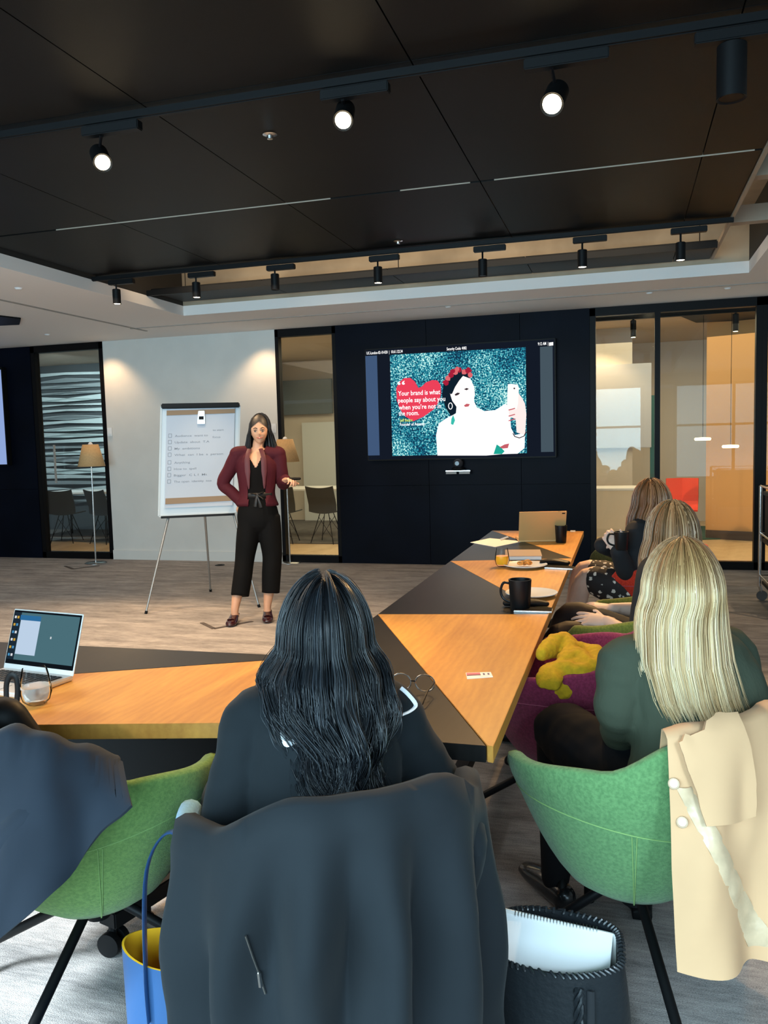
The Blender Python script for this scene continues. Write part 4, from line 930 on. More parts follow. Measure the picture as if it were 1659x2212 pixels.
def hand_geo(g, wrist, d, nrmv, side=1, curl=(.25, .3, .3, .35), spread=.07, k=1.0, thumb=(.5, .2)):
    """palm + five fingers. d: pointing direction, nrmv: back-of-hand normal, side: +1 thumb on +x"""
    d = nrm(d); n = nrm(np.array(nrmv) - d * np.dot(nrmv, d)); x = np.cross(d, n) * side; w_ = np.array(wrist, float)
    g.chain([w_ - d * .02, w_ + d * .03 * k, w_ + d * .075 * k], [(.026 * k, .020 * k), (.036 * k, .015 * k), (.039 * k, .012 * k)], 14, up=x)
    Ls = [.072, .080, .074, .058]
    for i in range(4):
        off = (1.5 - i) / 1.5; b = w_ + d * (.078 - .004 * abs(off)) * k + x * off * .029 * k; ang = 0; P = [b - d * .02 * k, b]; fd = nrm(d + x * off * spread * 1.5)
        for q, fr in enumerate((.45, .32, .25)):
            ang += curl[i] * (1, 1.2, 1)[q]; P.append(P[-1] + (fd * math.cos(ang) - n * math.sin(ang)) * Ls[i] * fr * k)
        g.chain(P, [.0085 * k, .0092 * k, .0082 * k, .0075 * k, .0062 * k], 10, sub=3)
    b = w_ + d * .022 * k + x * .026 * k; td = nrm(x * .75 + d * .8 - n * thumb[1]); td2 = nrm(x * .25 + d - n * thumb[0])
    g.chain([b - x * .012 * k, b + td * .030 * k, b + td * .055 * k, b + td * .055 * k + td2 * .030 * k], [.014 * k, .0125 * k, .0105 * k, .0078 * k], 10, sub=3)
SK1 = mat('skin_warm', (.62, .33, .20), .5, noise_scale=14, noise_amt=.06); SK2 = mat('skin_fair', (.70, .46, .36), .5, noise_scale=14, noise_amt=.05)
HA = bpy.data.materials
def hair_mat(name, ramp, rough=.38):
    m = bpy.data.materials.new(name); m.use_nodes = True; nt = m.node_tree; b = nt.nodes['Principled BSDF']; b.inputs['Roughness'].default_value = rough; b.inputs['Specular IOR Level'].default_value = .6
    at_ = nt.nodes.new('ShaderNodeAttribute'); at_.attribute_name = 'tone'; r = nt.nodes.new('ShaderNodeValToRGB')
    e = r.color_ramp.elements; e[0].position = ramp[0][0]; e[0].color = (*ramp[0][1], 1); e[1].position = ramp[-1][0]; e[1].color = (*ramp[-1][1], 1)
    for p, c in ramp[1:-1]: q = e.new(p); q.color = (*c, 1)
    nt.links.new(at_.outputs['Fac'], r.inputs[0]); nt.links.new(r.outputs[0], b.inputs['Base Color']); return m
def hair(parent, c, face_deg, keys, m, n=1200, seed=1, k=1.0, wave=(0, 0), frizz=.004, width=.0016, up=(0, 0, 1), front=62, hl=38, clump=26, tonefn=None, segs=20, ragged=.12, lays=.055, conv=.25, cap=True, part=0.0, caprad=1.0):
    """long hair: strands run over the skull and hang down. keys: (z, side half width, depth half width, back offset, side shift)"""
    rs = np.random.default_rng(seed); c = V(*c); a0 = R(face_deg); F_ = V(math.cos(a0), math.sin(a0), 0); S_ = V(math.sin(a0), -math.cos(a0), 0)
    RX, RY, RZ = .085 * k * caprad, .108 * k * caprad, .124 * k
    kz = np.array([q[0] for q in keys][::-1]); kk = [np.array([q[i] for q in keys][::-1]) for i in (1, 2, 3, 4)]
    zend = keys[-1][0]
    def pos(phi, s, lay, ph, zt, amp=1.0, th0=0.0, pc=None):
        """s 0..1 along the strand"""
        fr_ = .28
        if s < fr_:
            th = th0 + (math.pi / 2 - th0) * s / fr_; fw = math.cos(phi)
            lim = R(front)
            # strands rooted in front part to the sides
            ph_s = phi
            sg = 1 if math.sin(phi) >= 0 else -1; aphi = abs(math.atan2(math.sin(phi), math.cos(phi)))
            r_ = 1 + lay
            x = RX * r_ * math.sin(th) * math.sin(ph_s); y = RY * r_ * math.sin(th) * math.cos(ph_s) ; z = RZ * r_ * math.cos(th)
            return c + S_ * (x + part * (1 - s / fr_)) + F_ * (y - .008) + V(0, 0, z)
        q = (s - fr_) / (1 - fr_)
        if pc is not None: phi = phi + (pc - phi) * conv * q ** 1.6
        z = c[2] + (zt - c[2]) * q
        ax = np.interp(z, kz, kk[0]); by = np.interp(z, kz, kk[1]); ob = np.interp(z, kz, kk[2]); sh = np.interp(z, kz, kk[3])
        e = min(1, q * 5); e = e * e * (3 - 2 * e)
        ax = RX * (1 - e) + ax * e; by = RY * (1 - e) + by * e; ob = .008 * (1 - e) + ob * e; sh *= e
        r_ = 1 + lay * (1 + q); wv = wave[0] * q ** 1.5 * amp
        x = ax * r_ * math.sin(phi) + sh + wv * math.sin(wave[1] * (z - c[2]) + ph); y = by * r_ * math.cos(phi) - ob + wv * math.cos(wave[1] * 1.1 * (z - c[2]) + ph * 1.7)
        return c + S_ * x + F_ * y + V(0, 0, z - c[2])
    Pv = []; Fv = []; tone = []
    cl = rs.uniform(0, 1, clump); clp = rs.uniform(0, 6.28, clump); cll = rs.uniform(-lays, lays, clump); clz = rs.uniform(0, ragged, clump)
    clf = rs.uniform(front, 360 - front, clump)
    for i in range(n):
        ci = rs.integers(clump); phd = clf[ci] + rs.normal() * (360 - 2 * front) / clump * .55
        phd = min(max(phd, front), 360 - front); phi = R(phd); lay = cll[ci] + rs.uniform(-.10, .05); zt = zend + (c[2] - zend) * max(0, clz[ci] + rs.uniform(0, ragged * .5) + (.10 if lay < -.05 else 0)); ph = clp[ci] + rs.normal() * .35
        th0 = R(rs.uniform(3, 60)) if phd > 95 and phd < 265 else R(rs.uniform(4, 30)); jit = rs.normal(size=3) * frizz
        wi = width * rs.uniform(.6, 1.5); pts = []
        for j in range(segs + 1):
            s = j / segs; p = pos(phi, s, max(lay, -.13), ph, zt, rs.uniform(.97, 1.03), th0, R(clf[ci])) + jit * s * 1.2; pts.append(p)
        b0 = len(Pv); tn = cl[ci] * .5 + rs.uniform(0, .5)
        for j, p in enumerate(pts):
            d = nrm(pts[min(j + 1, segs)] - pts[max(j - 1, 0)]); o_ = nrm(p - (c - V(0, 0, max(0, c[2] - p[2])))); s_ = nrm(np.cross(d, o_)); o_ = np.cross(s_, d)
            w2 = wi * (1 if j < segs * .7 else 1 - .85 * (j - segs * .7) / (segs * .3))
            for q in range(3): a = 2.094 * q + .5; Pv.append(p + s_ * math.cos(a) * w2 * 1.4 + o_ * math.sin(a) * w2 * .7)
            tone += [tonefn(tn, j / segs, phd) if tonefn else tn] * 3
        for j in range(segs):
            for q in range(3): a, b = b0 + j * 3 + q, b0 + j * 3 + (q + 1) % 3; Fv.append((a, b, b + 3, a + 3))
    if cap:   # inner body of hair
        for rad, (p0, p1), sN in ((-.05, (front + 6, 354 - front), 1.0),):
            nu = 48; nv = 26; b0 = len(Pv)
            for layer in (0, 1):
                for j in range(nv + 1):
                    for i in range(nu + 1):
                        ph = R(p0 + (p1 - p0) * i / nu); s = j / nv; p = pos(ph, s, -.07 - layer * .10, 0, zend + (c[2] - zend) * (.16 + .06 * math.sin(i * 1.3)), 0, 0.02)
                        wob = .006 * math.sin(i * 1.9 + 3 * s) * s; Pv.append(p + nrm(p - c) * wob); tone.append(tonefn(.15, s, math.degrees(ph)) if tonefn else .12)
            o2 = (nv + 1) * (nu + 1)
            for j in range(nv):
                for i in range(nu):
                    a = b0 + j * (nu + 1) + i; Fv.append((a, a + 1, a + nu + 2, a + nu + 1)); a += o2; Fv.append((a + nu + 1, a + nu + 2, a + 1, a))
            for i in range(nu): a = b0 + nv * (nu + 1) + i; Fv.append((a, a + 1, a + 1 + o2, a + o2))
            for j in range(nv):
                for e in (0, nu): a = b0 + j * (nu + 1) + e; Fv.append((a, a + nu + 1, a + nu + 1 + o2, a + o2))
        # scalp cap with a hairline
        b0 = len(Pv); nu, nv = 40, 12
        for j in range(nv + 1):
            for i in range(nu):
                ph = 2 * math.pi * i / nu; lim = R(hl + (100 - hl) * min(1, abs(math.degrees(math.atan2(math.sin(ph), math.cos(ph)))) / 80.)); th = lim * j / nv
                Pv.append(c + S_ * RX * .985 * math.sin(th) * math.sin(ph) + F_ * (RY * .985 * math.sin(th) * math.cos(ph) - .008) + V(0, 0, RZ * .985 * math.cos(th))); tone.append(tonefn(.3, 0.05, 180) if tonefn else .2)
        for j in range(nv):
            for i in range(nu): Fv.append((b0 + j * nu + i, b0 + (j + 1) * nu + i, b0 + (j + 1) * nu + (i + 1) % nu, b0 + j * nu + (i + 1) % nu))
    I = wmat(parent).inverted(); me = bpy.data.meshes.new('hair'); me.from_pydata([tuple(I @ Vector(p)) for p in Pv], [], Fv); me.update()
    at_ = me.attributes.new('tone', 'FLOAT', 'POINT'); at_.data.foreach_set('value', np.array(tone, dtype=np.float32))
    me.polygons.foreach_set('use_smooth', np.ones(len(me.polygons), dtype=bool)); me.materials.append(m)
    o = bpy.data.objects.new('hair', me); col.objects.link(o); o.parent = parent; return o
def stick(o, pts, off=.002, skip=False):
    """rest px-measured points on the surface of an existing object"""
    W = wmat(o.parent) @ Matrix.LocRotScale(o.location, o.rotation_euler, None) if o.parent else wmat(o)
    bvh = BVHTree.FromPolygons([W @ v.co for v in o.data.vertices], [tuple(p.vertices) for p in o.data.polygons]); out = []
    for px, py in pts:
        d = CF + (px - IW / 2) / FPX * CR - (py - IH / 2) / FPX * CU
        h, nn, i_, _ = bvh.ray_cast(Vector(CAM), Vector(d))
        if h is None and skip: continue
        if h is None:
            h = Vector(out[-1]) if out else Vector(CAM + d * 2); nn = Vector((0, 0, 0))
        if nn.dot(Vector(d)) > 0: nn = -nn
        out.append(np.array(h + nn * off))
    return out

# ---------------------------------------------------- the speaker
D = 6.2
FD = V(.40, -.9165, 0); X1 = V(.9165, .40, 0); P0 = at(557, 1105, Y=D)
def S(px, py, dy=0.0):
    d = CF + (px - IW / 2) / FPX * CR - (py - IH / 2) / FPX * CU; o = P0 - FD * dy
    return CAM + d * (np.dot(o - CAM, FD) / np.dot(d, FD))
def uv(p): q = V(*p) - P0; return float(np.dot(q, X1)), float(np.dot(q, FD))
sp_ = thing('person', 'person standing and presenting in a maroon jacket over black top and trousers, hand in pocket', 'person', tuple(V(S(543, 1200)[0], D, 0)))
floor_z = 0.0
aL, aR = at(508, 1322, Z=.085), at(578, 1315, Z=.085)
hipL, hipR = S(537, 1120), S(580, 1120); knL, knR = S(525, 1205, -.02), S(588, 1203, -.02)
pelv = S(557, 1105); waist = S(556, 1062); chest = S(555, 1005, -.01); nb_ = S(558, 972); hc = S(560, 930, -.02)
shL, shR = S(513, 981), S(600, 980); elL, elR = S(482, 1045, .05), S(611, 1043, .02); wrL = S(519, 1084, .01); wrR = S(617, 1037, -.20)
b = G()
b.chain([pelv - V(0, 0, .05), pelv, waist, chest, nb_ - V(0, 0, .02)], [(.135, .085), (.155, .10), (.115, .085), (.140, .095), (.075, .055)], 20, up=X1)
b.chain([nb_ - V(0, 0, .03), nb_ + V(0, 0, .04), hc - V(0, -.01, .06)], [.052, .046, .046], 14)
b.chain([nb_ - V(0, 0, .03), shL], [.05, .045], 12); b.chain([nb_ - V(0, 0, .03), shR], [.05, .045], 12)
for a_, e_, w_ in ((shL, elL, wrL), (shR, elR, wrR)): b.chain([a_, (a_ + e_) / 2, e_, (e_ + w_) / 2, w_], [.043, .040, .033, .033, .024], 14)
for h_, k_, a_ in ((hipL, knL, aL), (hipR, knR, aR)): b.chain([h_, (h_ + k_) / 2, k_, (k_ * .55 + a_ * .45), a_ + V(0, 0, .03), a_ - V(0, 0, .03)], [.085, .072, .052, .052, .032, .032], 16)
for a_, dx in ((aL, -.03), (aR, .0)): b.chain([a_ - FD * .03 - V(0, 0, .03), a_ + FD * .06 + X1 * dx * .4 - V(0, 0, .05), a_ + FD * .13 + X1 * dx - V(0, 0, .065)], [(.030, .028), (.034, .022), (.034, .014)], 12, up=X1)
headd = nrm(V(.44, -1, -.02)); LH = head_geo(b, hc, headd, (-.03, 0, 1), 1.0)
hand_geo(b, wrL, X1 * .25 + FD * .05 - V(0, 0, 1), FD * .8 - X1 * .6, 1, (.2,) * 4)
hand_geo(b, wrR, X1 * .5 + FD * .75 + V(0, 0, .12), V(-.15, .25, 1), -1, (.75, .8, .85, .9), thumb=(.3, .6))
bo = b.obj('body', SK1, sp_, w=True); remesh(bo, .0045, 3)
# eyes, brows, lips
def LHg(x, y, z): return LH(x, y, z)
Mh = frame(headd, (-.03, 0, 1))
for s in (-1, 1):
    e = G().sph(LHg(s * .030, .079, -.004), (.0115, .007, .0055), 14, 8, M=Mh).obj('eye', mat('eye_white', (.45, .42, .38), .4), sp_, w=True)
    G().sph(LHg(s * .031 + .002, .0855, -.004), (.0058, .003, .0058), 10, 6, M=Mh).obj('iris', mat('iris_dark', (.015, .008, .006), .2), e, w=True)
    G().tube([LHg(s * .016, .0865, .003), LHg(s * .030, .0885, .0065), LHg(s * .044, .082, .001)], [.0016, .0022, .0014], 6).obj('eyelid', mat('lash_dark', (.02, .01, .008), .6), e, w=True)
    G().tube([LHg(s * .014, .0915, .017), LHg(s * .030, .0935, .024), LHg(s * .048, .083, .017)], [.0034, .0036, .0018], 6).obj('eyebrow', mat('lash_dark', (.02, .01, .008), .6), sp_, w=True)
LIPS = mat('lips_rose', (.42, .09, .07), .4)
G().tube([LHg(-.026, .0835, -.0535), LHg(-.013, .0965, -.0585), LHg(0, .1005, -.0600), LHg(.013, .0965, -.0585), LHg(.026, .0835, -.0535)], [.0014, .0040, .0048, .0040, .0014], 8).obj('lips', LIPS, sp_, w=True)
G().tube([LHg(-.019, .0925, -.0555), LHg(0, .1030, -.0575), LHg(.019, .0925, -.0555)], [.0008, .0020, .0008], 6).obj('teeth', M_WHITE, sp_, w=True)
# black top with a V neck
g = G(); g.chain([pelv, waist, chest, nb_ - V(0, 0, .012)], [(.158, .105), (.120, .091), (.147, .101), (.095, .064)], 24, up=X1); M_TOP = mat('black_top', (.0035, .003, .003), .85, spec=.15)
to = g.obj('top', M_TOP, sp_, w=True); remesh(to, .007, 2)
vz = float(S(556, 1010)[2])
cutv(to, lambda p: uv(p)[1] > 0 and p.z > vz and abs(uv(p)[0]) < (p.z - vz) * .5 or (p.z > nb_[2] - .02 and math.hypot(p.x - nb_[0], p.y - nb_[1]) < .07), .003)
# trousers
M_TROU = mat('black_trousers', (.0028, .0028, .003), .8, spec=.15); g = G()
g.chain([S(556, 1068), pelv, S(558, 1125)], [(.125, .095), (.168, .112), (.172, .112)], 24, up=X1)
hemL, hemR = at(522, 1288, Y=float(aL[1])), at(589, 1281, Y=float(aR[1])); hemL = V(aL[0], aL[1], .215) + X1 * .045; hemR = V(aR[0], aR[1], .215) + X1 * .03
for h_, k_, a_ in ((hipL + X1 * .015, knL + X1 * .015, hemL), (hipR, knR, hemR)):
    P = cat([h_ + V(0, 0, .02), (h_ + k_) / 2, k_, (k_ + a_) / 2, a_], 5); rr_ = cat([V(.098, .095), V(.092, .090), V(.080, .078), V(.078, .075), V(.075, .070)], 5)
    g.tube(P, [tuple(q) for q in rr_], 22, up=X1)
tr_ = g.obj('trousers', M_TROU, sp_, w=True); remesh(tr_, .008, 2, (.004, 7, (1, 1, .5)))
bl = G(); wz = S(556, 1068)
bl.chain([wz - X1 * .11 + FD * .05, wz + FD * .103, wz + X1 * .11 + FD * .05], [(.012, .02)] * 3, 10); 
for dx, dz in ((.05, .02), (.045, -.03), (-.045, .015), (-.02, -.09), (.025, -.10)): bl.chain([wz + FD * .105, wz + X1 * dx * .6 + FD * .115 + V(0, 0, dz * .6 + .005), wz + X1 * dx + FD * .11 + V(0, 0, dz)], [(.006, .010), (.013, .006), (.016, .006)], 8)
bl.obj('belt_bow', mat('belt_charcoal', (.012, .011, .011), .5), sp_, w=True)
# maroon jacket
M_MAR = mat('maroon_jacket', (.060, .008, .014), .75, spec=.2, bump=.15, bump_scale=200); g = G(); hem = S(556, 1090)
g.chain([hem + V(0, 0, 0), waist - FD * .01, chest - FD * .005 + V(0, 0, .02), nb_ - FD * .01 - V(0, 0, .03)], [(.172, .122), (.143, .105), (.166, .112), (.085, .062)], 26, up=X1, capk=.3)
for a_, e_, w_, s in ((shL, elL, wrL - X1 * .012 + V(0, 0, .02), -1), (shR, elR, wrR - FD * .03, 1)):
    g.chain([nb_ - V(0, 0, .025) - FD * .005, a_], [.062, .060], 16)
    g.chain([a_ - X1 * s * .03, a_ + V(0, 0, -.01), (a_ + e_) / 2, e_, (e_ + w_) / 2, w_], [.05, .058, .055, .050, .046, .041], 16)
jk = g.obj('jacket', M_MAR, sp_, w=True); remesh(jk, .0065, 3, (.0045, 8, (1, 1, .7)))
uE = uv(elL)[0]
def jcut(p):
    u, v = uv(p)
    if p.z < hem[2] - .012 and abs(u) < .19 and v < .13 and u > uE + .06: return True
    if p.z > nb_[2] - .005 and math.hypot(p.x - nb_[0], p.y - nb_[1]) < .068: return True
    gap = .060 + .03 * max(0, (chest[2] + .05 - p.z)) if p.z > waist[2] - .05 else .062 + .10 * (waist[2] - .05 - p.z)
    return v > 0 and abs(u) < min(gap, .10)
cutv(jk, jcut, .004)
for s in (-1, 1):
    P = [(s * .045, nb_[2] + .01), (s * .066, chest[2] + .045), (s * .062, waist[2] + .03)]
    Lp = []
    for x_, z_ in P: Lp.append(V(P0[0], P0[1], 0) + X1 * x_ + FD * (.060 if z_ > nb_[2] else .116) + V(0, 0, z_))
    g = G().tube(cat(Lp, 5), [(.018, .004)] * 5 + [(.022, .004)] * 3 + [(.014, .004), (.010, .003), (.004, .003)], 8, up=tuple(X1)); g.obj('lapel', mat('maroon_lapel', (.08, .013, .019), .6), jk, w=True)
# necklace-free chest, hair
HB = hair_mat('black_brown_hair', [(0, (.003, .002, .002)), (.6, (.008, .005, .005)), (1, (.022, .015, .012))], .55)
ch_ = hc; zk = hc[2]
hair(sp_, hc + V(.0, .006, .010), math.degrees(math.atan2(headd[1], headd[0])), [(zk, .092, .10, .012, 0), (zk - .08, .105, .085, .02, 0), (zk - .16, .120, .07, .012, 0), (zk - .225, .125, .06, .0, 0)], HB, n=900, seed=3, front=56, hl=58, width=.0022, segs=14, ragged=.10, part=-.01)
# heels
M_SHOE = mat('patent_burgundy', (.030, .006, .008), .18, coat=.6)
for a_, dx in ((aL, -.03), (aR, .0)):
    c = V(a_[0], a_[1], 0); g = G()
    def Q(x, y, z): return c + X1 * x - FD * y + V(0, 0, z)
    g.chain([Q(0, .045, .065), Q(dx * .3, -.02, .050), Q(dx * .7, -.09, .028), Q(dx, -.145, .020), Q(dx * 1.1, -.175, .017)], [(.032, .020), (.034, .020), (.042, .024), (.040, .020), (.026, .012)], 16, up=X1)
    g.tube([Q(0, .055, .06), Q(0, .062, 0)], [(.022, .022), (.016, .016)], 12); g.chain([Q(0, .075, .075), Q(0, .080, .10)], [(.022, .008), (.018, .006)], 10, up=X1)
    sh = g.obj('shoe', M_SHOE, sp_, w=True); remesh(sh, .004, 2)
    cutv(sh, lambda p: p.z > .066 and -.055 < float(np.dot(V(*p) - c, FD)) < .085, .003)
    G().chain([Q(dx - .025, -.11, .048), Q(dx, -.115, .056), Q(dx + .025, -.11, .048)], [(.012, .005)] * 3, 8, up=(0, 1, 0)).obj('shoe_bow', M_SHOE, sh, w=True)
cp = wrR + nrm(X1 * .5 + FD * .75 + V(0, 0, .12)) * .085 + X1 * .018
ck = thing('presentation_clicker', 'small black clicker held in the speaker\'s raised hand', 'remote', tuple(cp))
G().chain([cp - X1 * .035, cp + X1 * .045], [(.014, .012), (.013, .011)], 10, up=(0, 1, 0)).obj('clicker_body', M_BLACK, ck, w=True)

# ---------------------------------------------------- seated people
def seated(root, c, ang, lean=0.0, head_deg=None, arms=None, legs=None, k=1.0, skin=SK2, headc=None, shz=.93, head_tilt=0, shw=.165, torso_r=((.165, .115), (.135, .10), (.155, .10), (.12, .08)), vox=.005):
    """c: seat point on the floor, ang: facing degrees. returns joints"""
    f = V(math.cos(R(ang)), math.sin(R(ang)), 0); r = V(math.sin(R(ang)), -math.cos(R(ang)), 0); c = V(*c)
    pel = c + V(0, 0, .53); wa = c - f * .03 + V(0, 0, .68); cs = c + f * lean * .6 - f * .02 + V(0, 0, .85); nk = c + f * lean + V(0, 0, shz + .03)
    hc_ = V(*headc) if headc is not None else nk + f * .03 + V(0, 0, .125)
    sl, sr = nk - r * shw - V(0, 0, .05), nk + r * shw - V(0, 0, .05)
    J = dict(pel=pel, wa=wa, cs=cs, nk=nk, hc=hc_, sl=sl, sr=sr, f=f, r=r)
    b = G(); b.chain([pel - V(0, 0, .03), pel, wa, cs, nk - V(0, 0, .03)], [torso_r[0], torso_r[0], torso_r[1], torso_r[2], torso_r[3]], 22, up=r)
    b.chain([nk - V(0, 0, .04), nk + V(0, 0, .03), hc_ - V(0, 0, .06)], [.055, .050, .048], 14)
    hd = R(head_deg if head_deg is not None else ang); hf = V(math.cos(hd), math.sin(hd), head_tilt); LHs = head_geo(b, hc_, hf, (0, 0, 1), k * .98); J['LH'] = LHs; J['hf'] = hf
    for s, sh in ((-1, sl), (1, sr)):
        a = (arms or {}).get(s) or (sh + r * s * .05 - f * .0 - V(0, 0, .27), sh + f * .2 - V(0, 0, .30))
        el, wr = V(*a[0]), V(*a[1]); b.chain([nk - V(0, 0, .05), sh, (sh + el) / 2, el, (el + wr) / 2, wr], [.05, .052, .045, .038, .037, .026], 14)
        hd_ = a[2] if len(a) > 2 else (wr - el); hn = a[3] if len(a) > 3 else V(0, 0, 1); hand_geo(b, wr, hd_, hn, -s, *(a[4:] if len(a) > 4 else ()))
        J['el%d' % s] = el; J['wr%d' % s] = wr
    for s in (-1, 1):
        hp = pel + r * s * .09 - V(0, 0, .02); lg = (legs or {}).get(s)
        kn, an = (V(*lg[0]), V(*lg[1])) if lg else (c + f * .44 + r * s * .10 + V(0, 0, .53), c + f * .42 + r * s * .10 + V(0, 0, .09))
        b.chain([hp, (hp + kn) / 2, kn, (kn * .6 + an * .4), an, an - V(0, 0, .03)], [.085, .078, .058, .055, .036, .036], 16)
        b.chain([an - V(0, 0, .03) - f * .03, an + f * .06 - V(0, 0, .05), an + f * .13 - V(0, 0, .065)], [(.03, .03), (.036, .024), (.034, .015)], 12, up=r)
        J['hp%d' % s], J['kn%d' % s], J['an%d' % s] = hp, kn, an
    o = b.obj('body', skin, root, w=True); remesh(o, vox, 3); J['body'] = o
    for s in (-1, 1):
        M_ = frame(hf); e = G().sph(LHs(s * .030, .079, -.004), (.0125, .008, .0075), 12, 8, M=M_).obj('eye', mat('eye_white', (.75, .72, .68), .3), root, w=True)
        G().sph(LHs(s * .030, .0855, -.004), (.0058, .003, .0058), 10, 6, M=M_).obj('iris', mat('iris_dark', (.015, .008, .006), .2), e, w=True)
    G().tube([LHs(-.022, .084, -.056), LHs(0, .099, -.0585), LHs(.022, .084, -.056)], [.002, .0045, .002], 6).obj('lips', LIPS, root, w=True)
    return J
def necut(o, r_=.062): cutv(o, lambda p: p.z > J['nk'][2] - .05 and math.hypot(p.x - J['nk'][0], p.y - J['nk'][1]) < r_, .003)
def shoes(root, J, s, m, boot=.0, name='shoe'):
    an, f, r = J['an%d' % s], J['f'], J['r']; c = V(an[0], an[1], 0); g = G()
    g.chain([c - f * .05 + V(0, 0, .045), c + f * .03 + V(0, 0, .045), c + f * .12 + V(0, 0, .034), c + f * .175 + V(0, 0, .026)], [(.036, .043), (.042, .043), (.044, .032), (.034, .022)], 16, up=r)
    g.box(c - f * .055 + V(0, 0, .012), (.06, .06, .024))
    if boot: g.tube([c + V(0, 0, .05), V(an[0], an[1], boot)], [.046, .052], 16)
    o = g.obj(name, m, root, w=True); remesh(o, .006, 3); return o

# --- dark haired woman in the foreground
c0 = V(-.625, 1.62, 0); A0 = 118
p1 = thing('person', 'person seen from behind with long wavy black hair and a black sailor-collar dress', 'person', tuple(c0))
f0 = V(math.cos(R(A0)), math.sin(R(A0)), 0); r0 = V(math.sin(R(A0)), -math.cos(R(A0)), 0)
hcn = at(706, 1375, Y=1.66)
J = seated(p1, c0, A0, lean=.03, headc=tuple(hcn), head_deg=104, shw=.134, shz=.878,
    arms={-1: (tuple(at(488, 1760, Y=1.52)), tuple(at(480, 1700, Y=1.78))), 1: (tuple(c0 + r0 * .26 + f0 * .03 + V(0, 0, .66)), tuple(c0 + r0 * .12 + f0 * .27 + V(0, 0, .64)))},
    legs={-1: ((-.94, 1.77, .565), (-.97, 1.90, .09)), 1: (tuple(c0 + f0 * .44 + r0 * .10 + V(0, 0, .53)), tuple(c0 + f0 * .42 + r0 * .1 + V(0, 0, .09)))},
    torso_r=((.17, .13), (.150, .115), (.150, .105), (.105, .075)), skin=SK2)
M_DRESS = mat('black_jersey', (.0085, .0115, .014), .85, spec=.2, sheen=.05); g = G()
g.chain([J['pel'] - V(0, 0, .03), J['pel'], J['wa'], J['cs'], J['nk'] - V(0, 0, .035)], [(.185, .15), (.185, .15), (.165, .120), (.150, .100), (.098, .070)], 26, up=J['r'])
for s, sh in ((-1, J['sl']), (1, J['sr'])):
    el, wr = J['el%d' % s], J['wr%d' % s]; g.chain([J['nk'] - V(0, 0, .045), sh, (sh + el) / 2, el, (el + wr) / 2, wr * .8 + el * .2], [.064, .067, .062, .054, .048, .042], 18)
for s in (-1, 1): g.chain([J['hp%d' % s], J['hp%d' % s] * .35 + J['kn%d' % s] * .65], [.12, .10], 16)
dr = g.obj('dress', M_DRESS, p1, w=True); remesh(dr, .008, 3, (.006, 7, (1, 1, 2.0)))
necut(dr)
g = G()
M_TIGHT = mat('sheer_plum_tights', (.040, .022, .030), .6)
for s in (-1, 1): g.chain([J['hp%d' % s], (J['hp%d' % s] + J['kn%d' % s]) / 2, J['kn%d' % s], J['kn%d' % s] * .6 + J['an%d' % s] * .4, J['an%d' % s]], [.098, .090, .070, .062, .042], 18)
ti = g.obj('tights', M_TIGHT, p1, w=True); remesh(ti, .008, 3)
for s in (-1, 1): shoes(p1, J, s, M_BLACK)
# white bands of the sailor collar
M_BAND = mat('white_braid', (.82, .84, .86), .6)
COLL = [[(604, 1548), (609, 1572), (616, 1598), (622, 1607), (636, 1601)], [(862, 1490), (877, 1503), (893, 1523), (886, 1534), (866, 1543), (846, 1546)]]
for pl in COLL:
    P = stick(dr, cat([V(*q) for q in pl], 4), .004, True); P = [p for p in P if abs(p[1] - np.median([q[1] for q in P])) < .09]; g = G()
    w_ = [np.array(a_) - V(*CAM) for a_ in P]
    g.tube(P, [(.0065, .0024)] * len(P), 8, up=tuple(nrm(np.cross(P[3] - P[0], CF)))); g.obj('collar_band', M_BAND, p1, w=True)
NH = hair_mat('near_black_hair', [(0, (.003, .0035, .005)), (.55, (.010, .012, .015)), (1, (.030, .036, .045))], .34)
zc = float(hcn[2])
hair(p1, hcn, 104, [(zc, .098, .112, .0, 0), (zc - .07, .120, .112, .04, .0), (zc - .13, .108, .100, .075, .014), (zc - .19, .074, .085, .110, .040), (zc - .30, .050, .060, .150, .036), (zc - .45, .026, .040, .175, .025)], NH, n=4200, seed=11, front=55, width=.0010, wave=(.024, 40), frizz=.008, conv=.85, segs=34, ragged=.42, clump=40, k=1.06, lays=.13)

# --- blonde woman in the green jumper
c1 = V(.165, 2.12, 0); A1 = 126
p2 = thing('person', 'person with straight blonde hair in a dark green jumper, seen from behind', 'person', tuple(c1))
f1 = V(math.cos(R(A1)), math.sin(R(A1)), 0); r1 = V(math.sin(R(A1)), -math.cos(R(A1)), 0); hcb = at(1470, 1275, Y=2.10)
J = seated(p2, c1, A1, lean=.06, headc=tuple(hcb), head_deg=112, shw=.155, shz=.90,
    arms={-1: (tuple(at(1338, 1530, Y=2.05)), tuple(at(1345, 1600, Y=2.28))), 1: (tuple(at(1610, 1585, Y=2.18)), tuple(c1 + f1 * .26 + r1 * .10 + V(0, 0, .62)))},
    legs={-1: (tuple(at(1212, 1565, Y=2.47)), tuple(at(1200, 1895, Y=2.49))), 1: (tuple(c1 + f1 * .42 + r1 * .12 + V(0, 0, .54)), tuple(c1 + f1 * .42 + r1 * .12 + V(0, 0, .09)))}, skin=SK2)
M_JUMP = mat('forest_knit', (.046, .056, .038), .95, spec=.15, bump=.15, bump_scale=160, stretch=(1, 1, .3)); g = G()
g.chain([J['pel'], J['wa'], J['cs'], J['nk'] - V(0, 0, .03)], [(.185, .15), (.178, .142), (.178, .135), (.125, .098)], 26, up=J['r'])
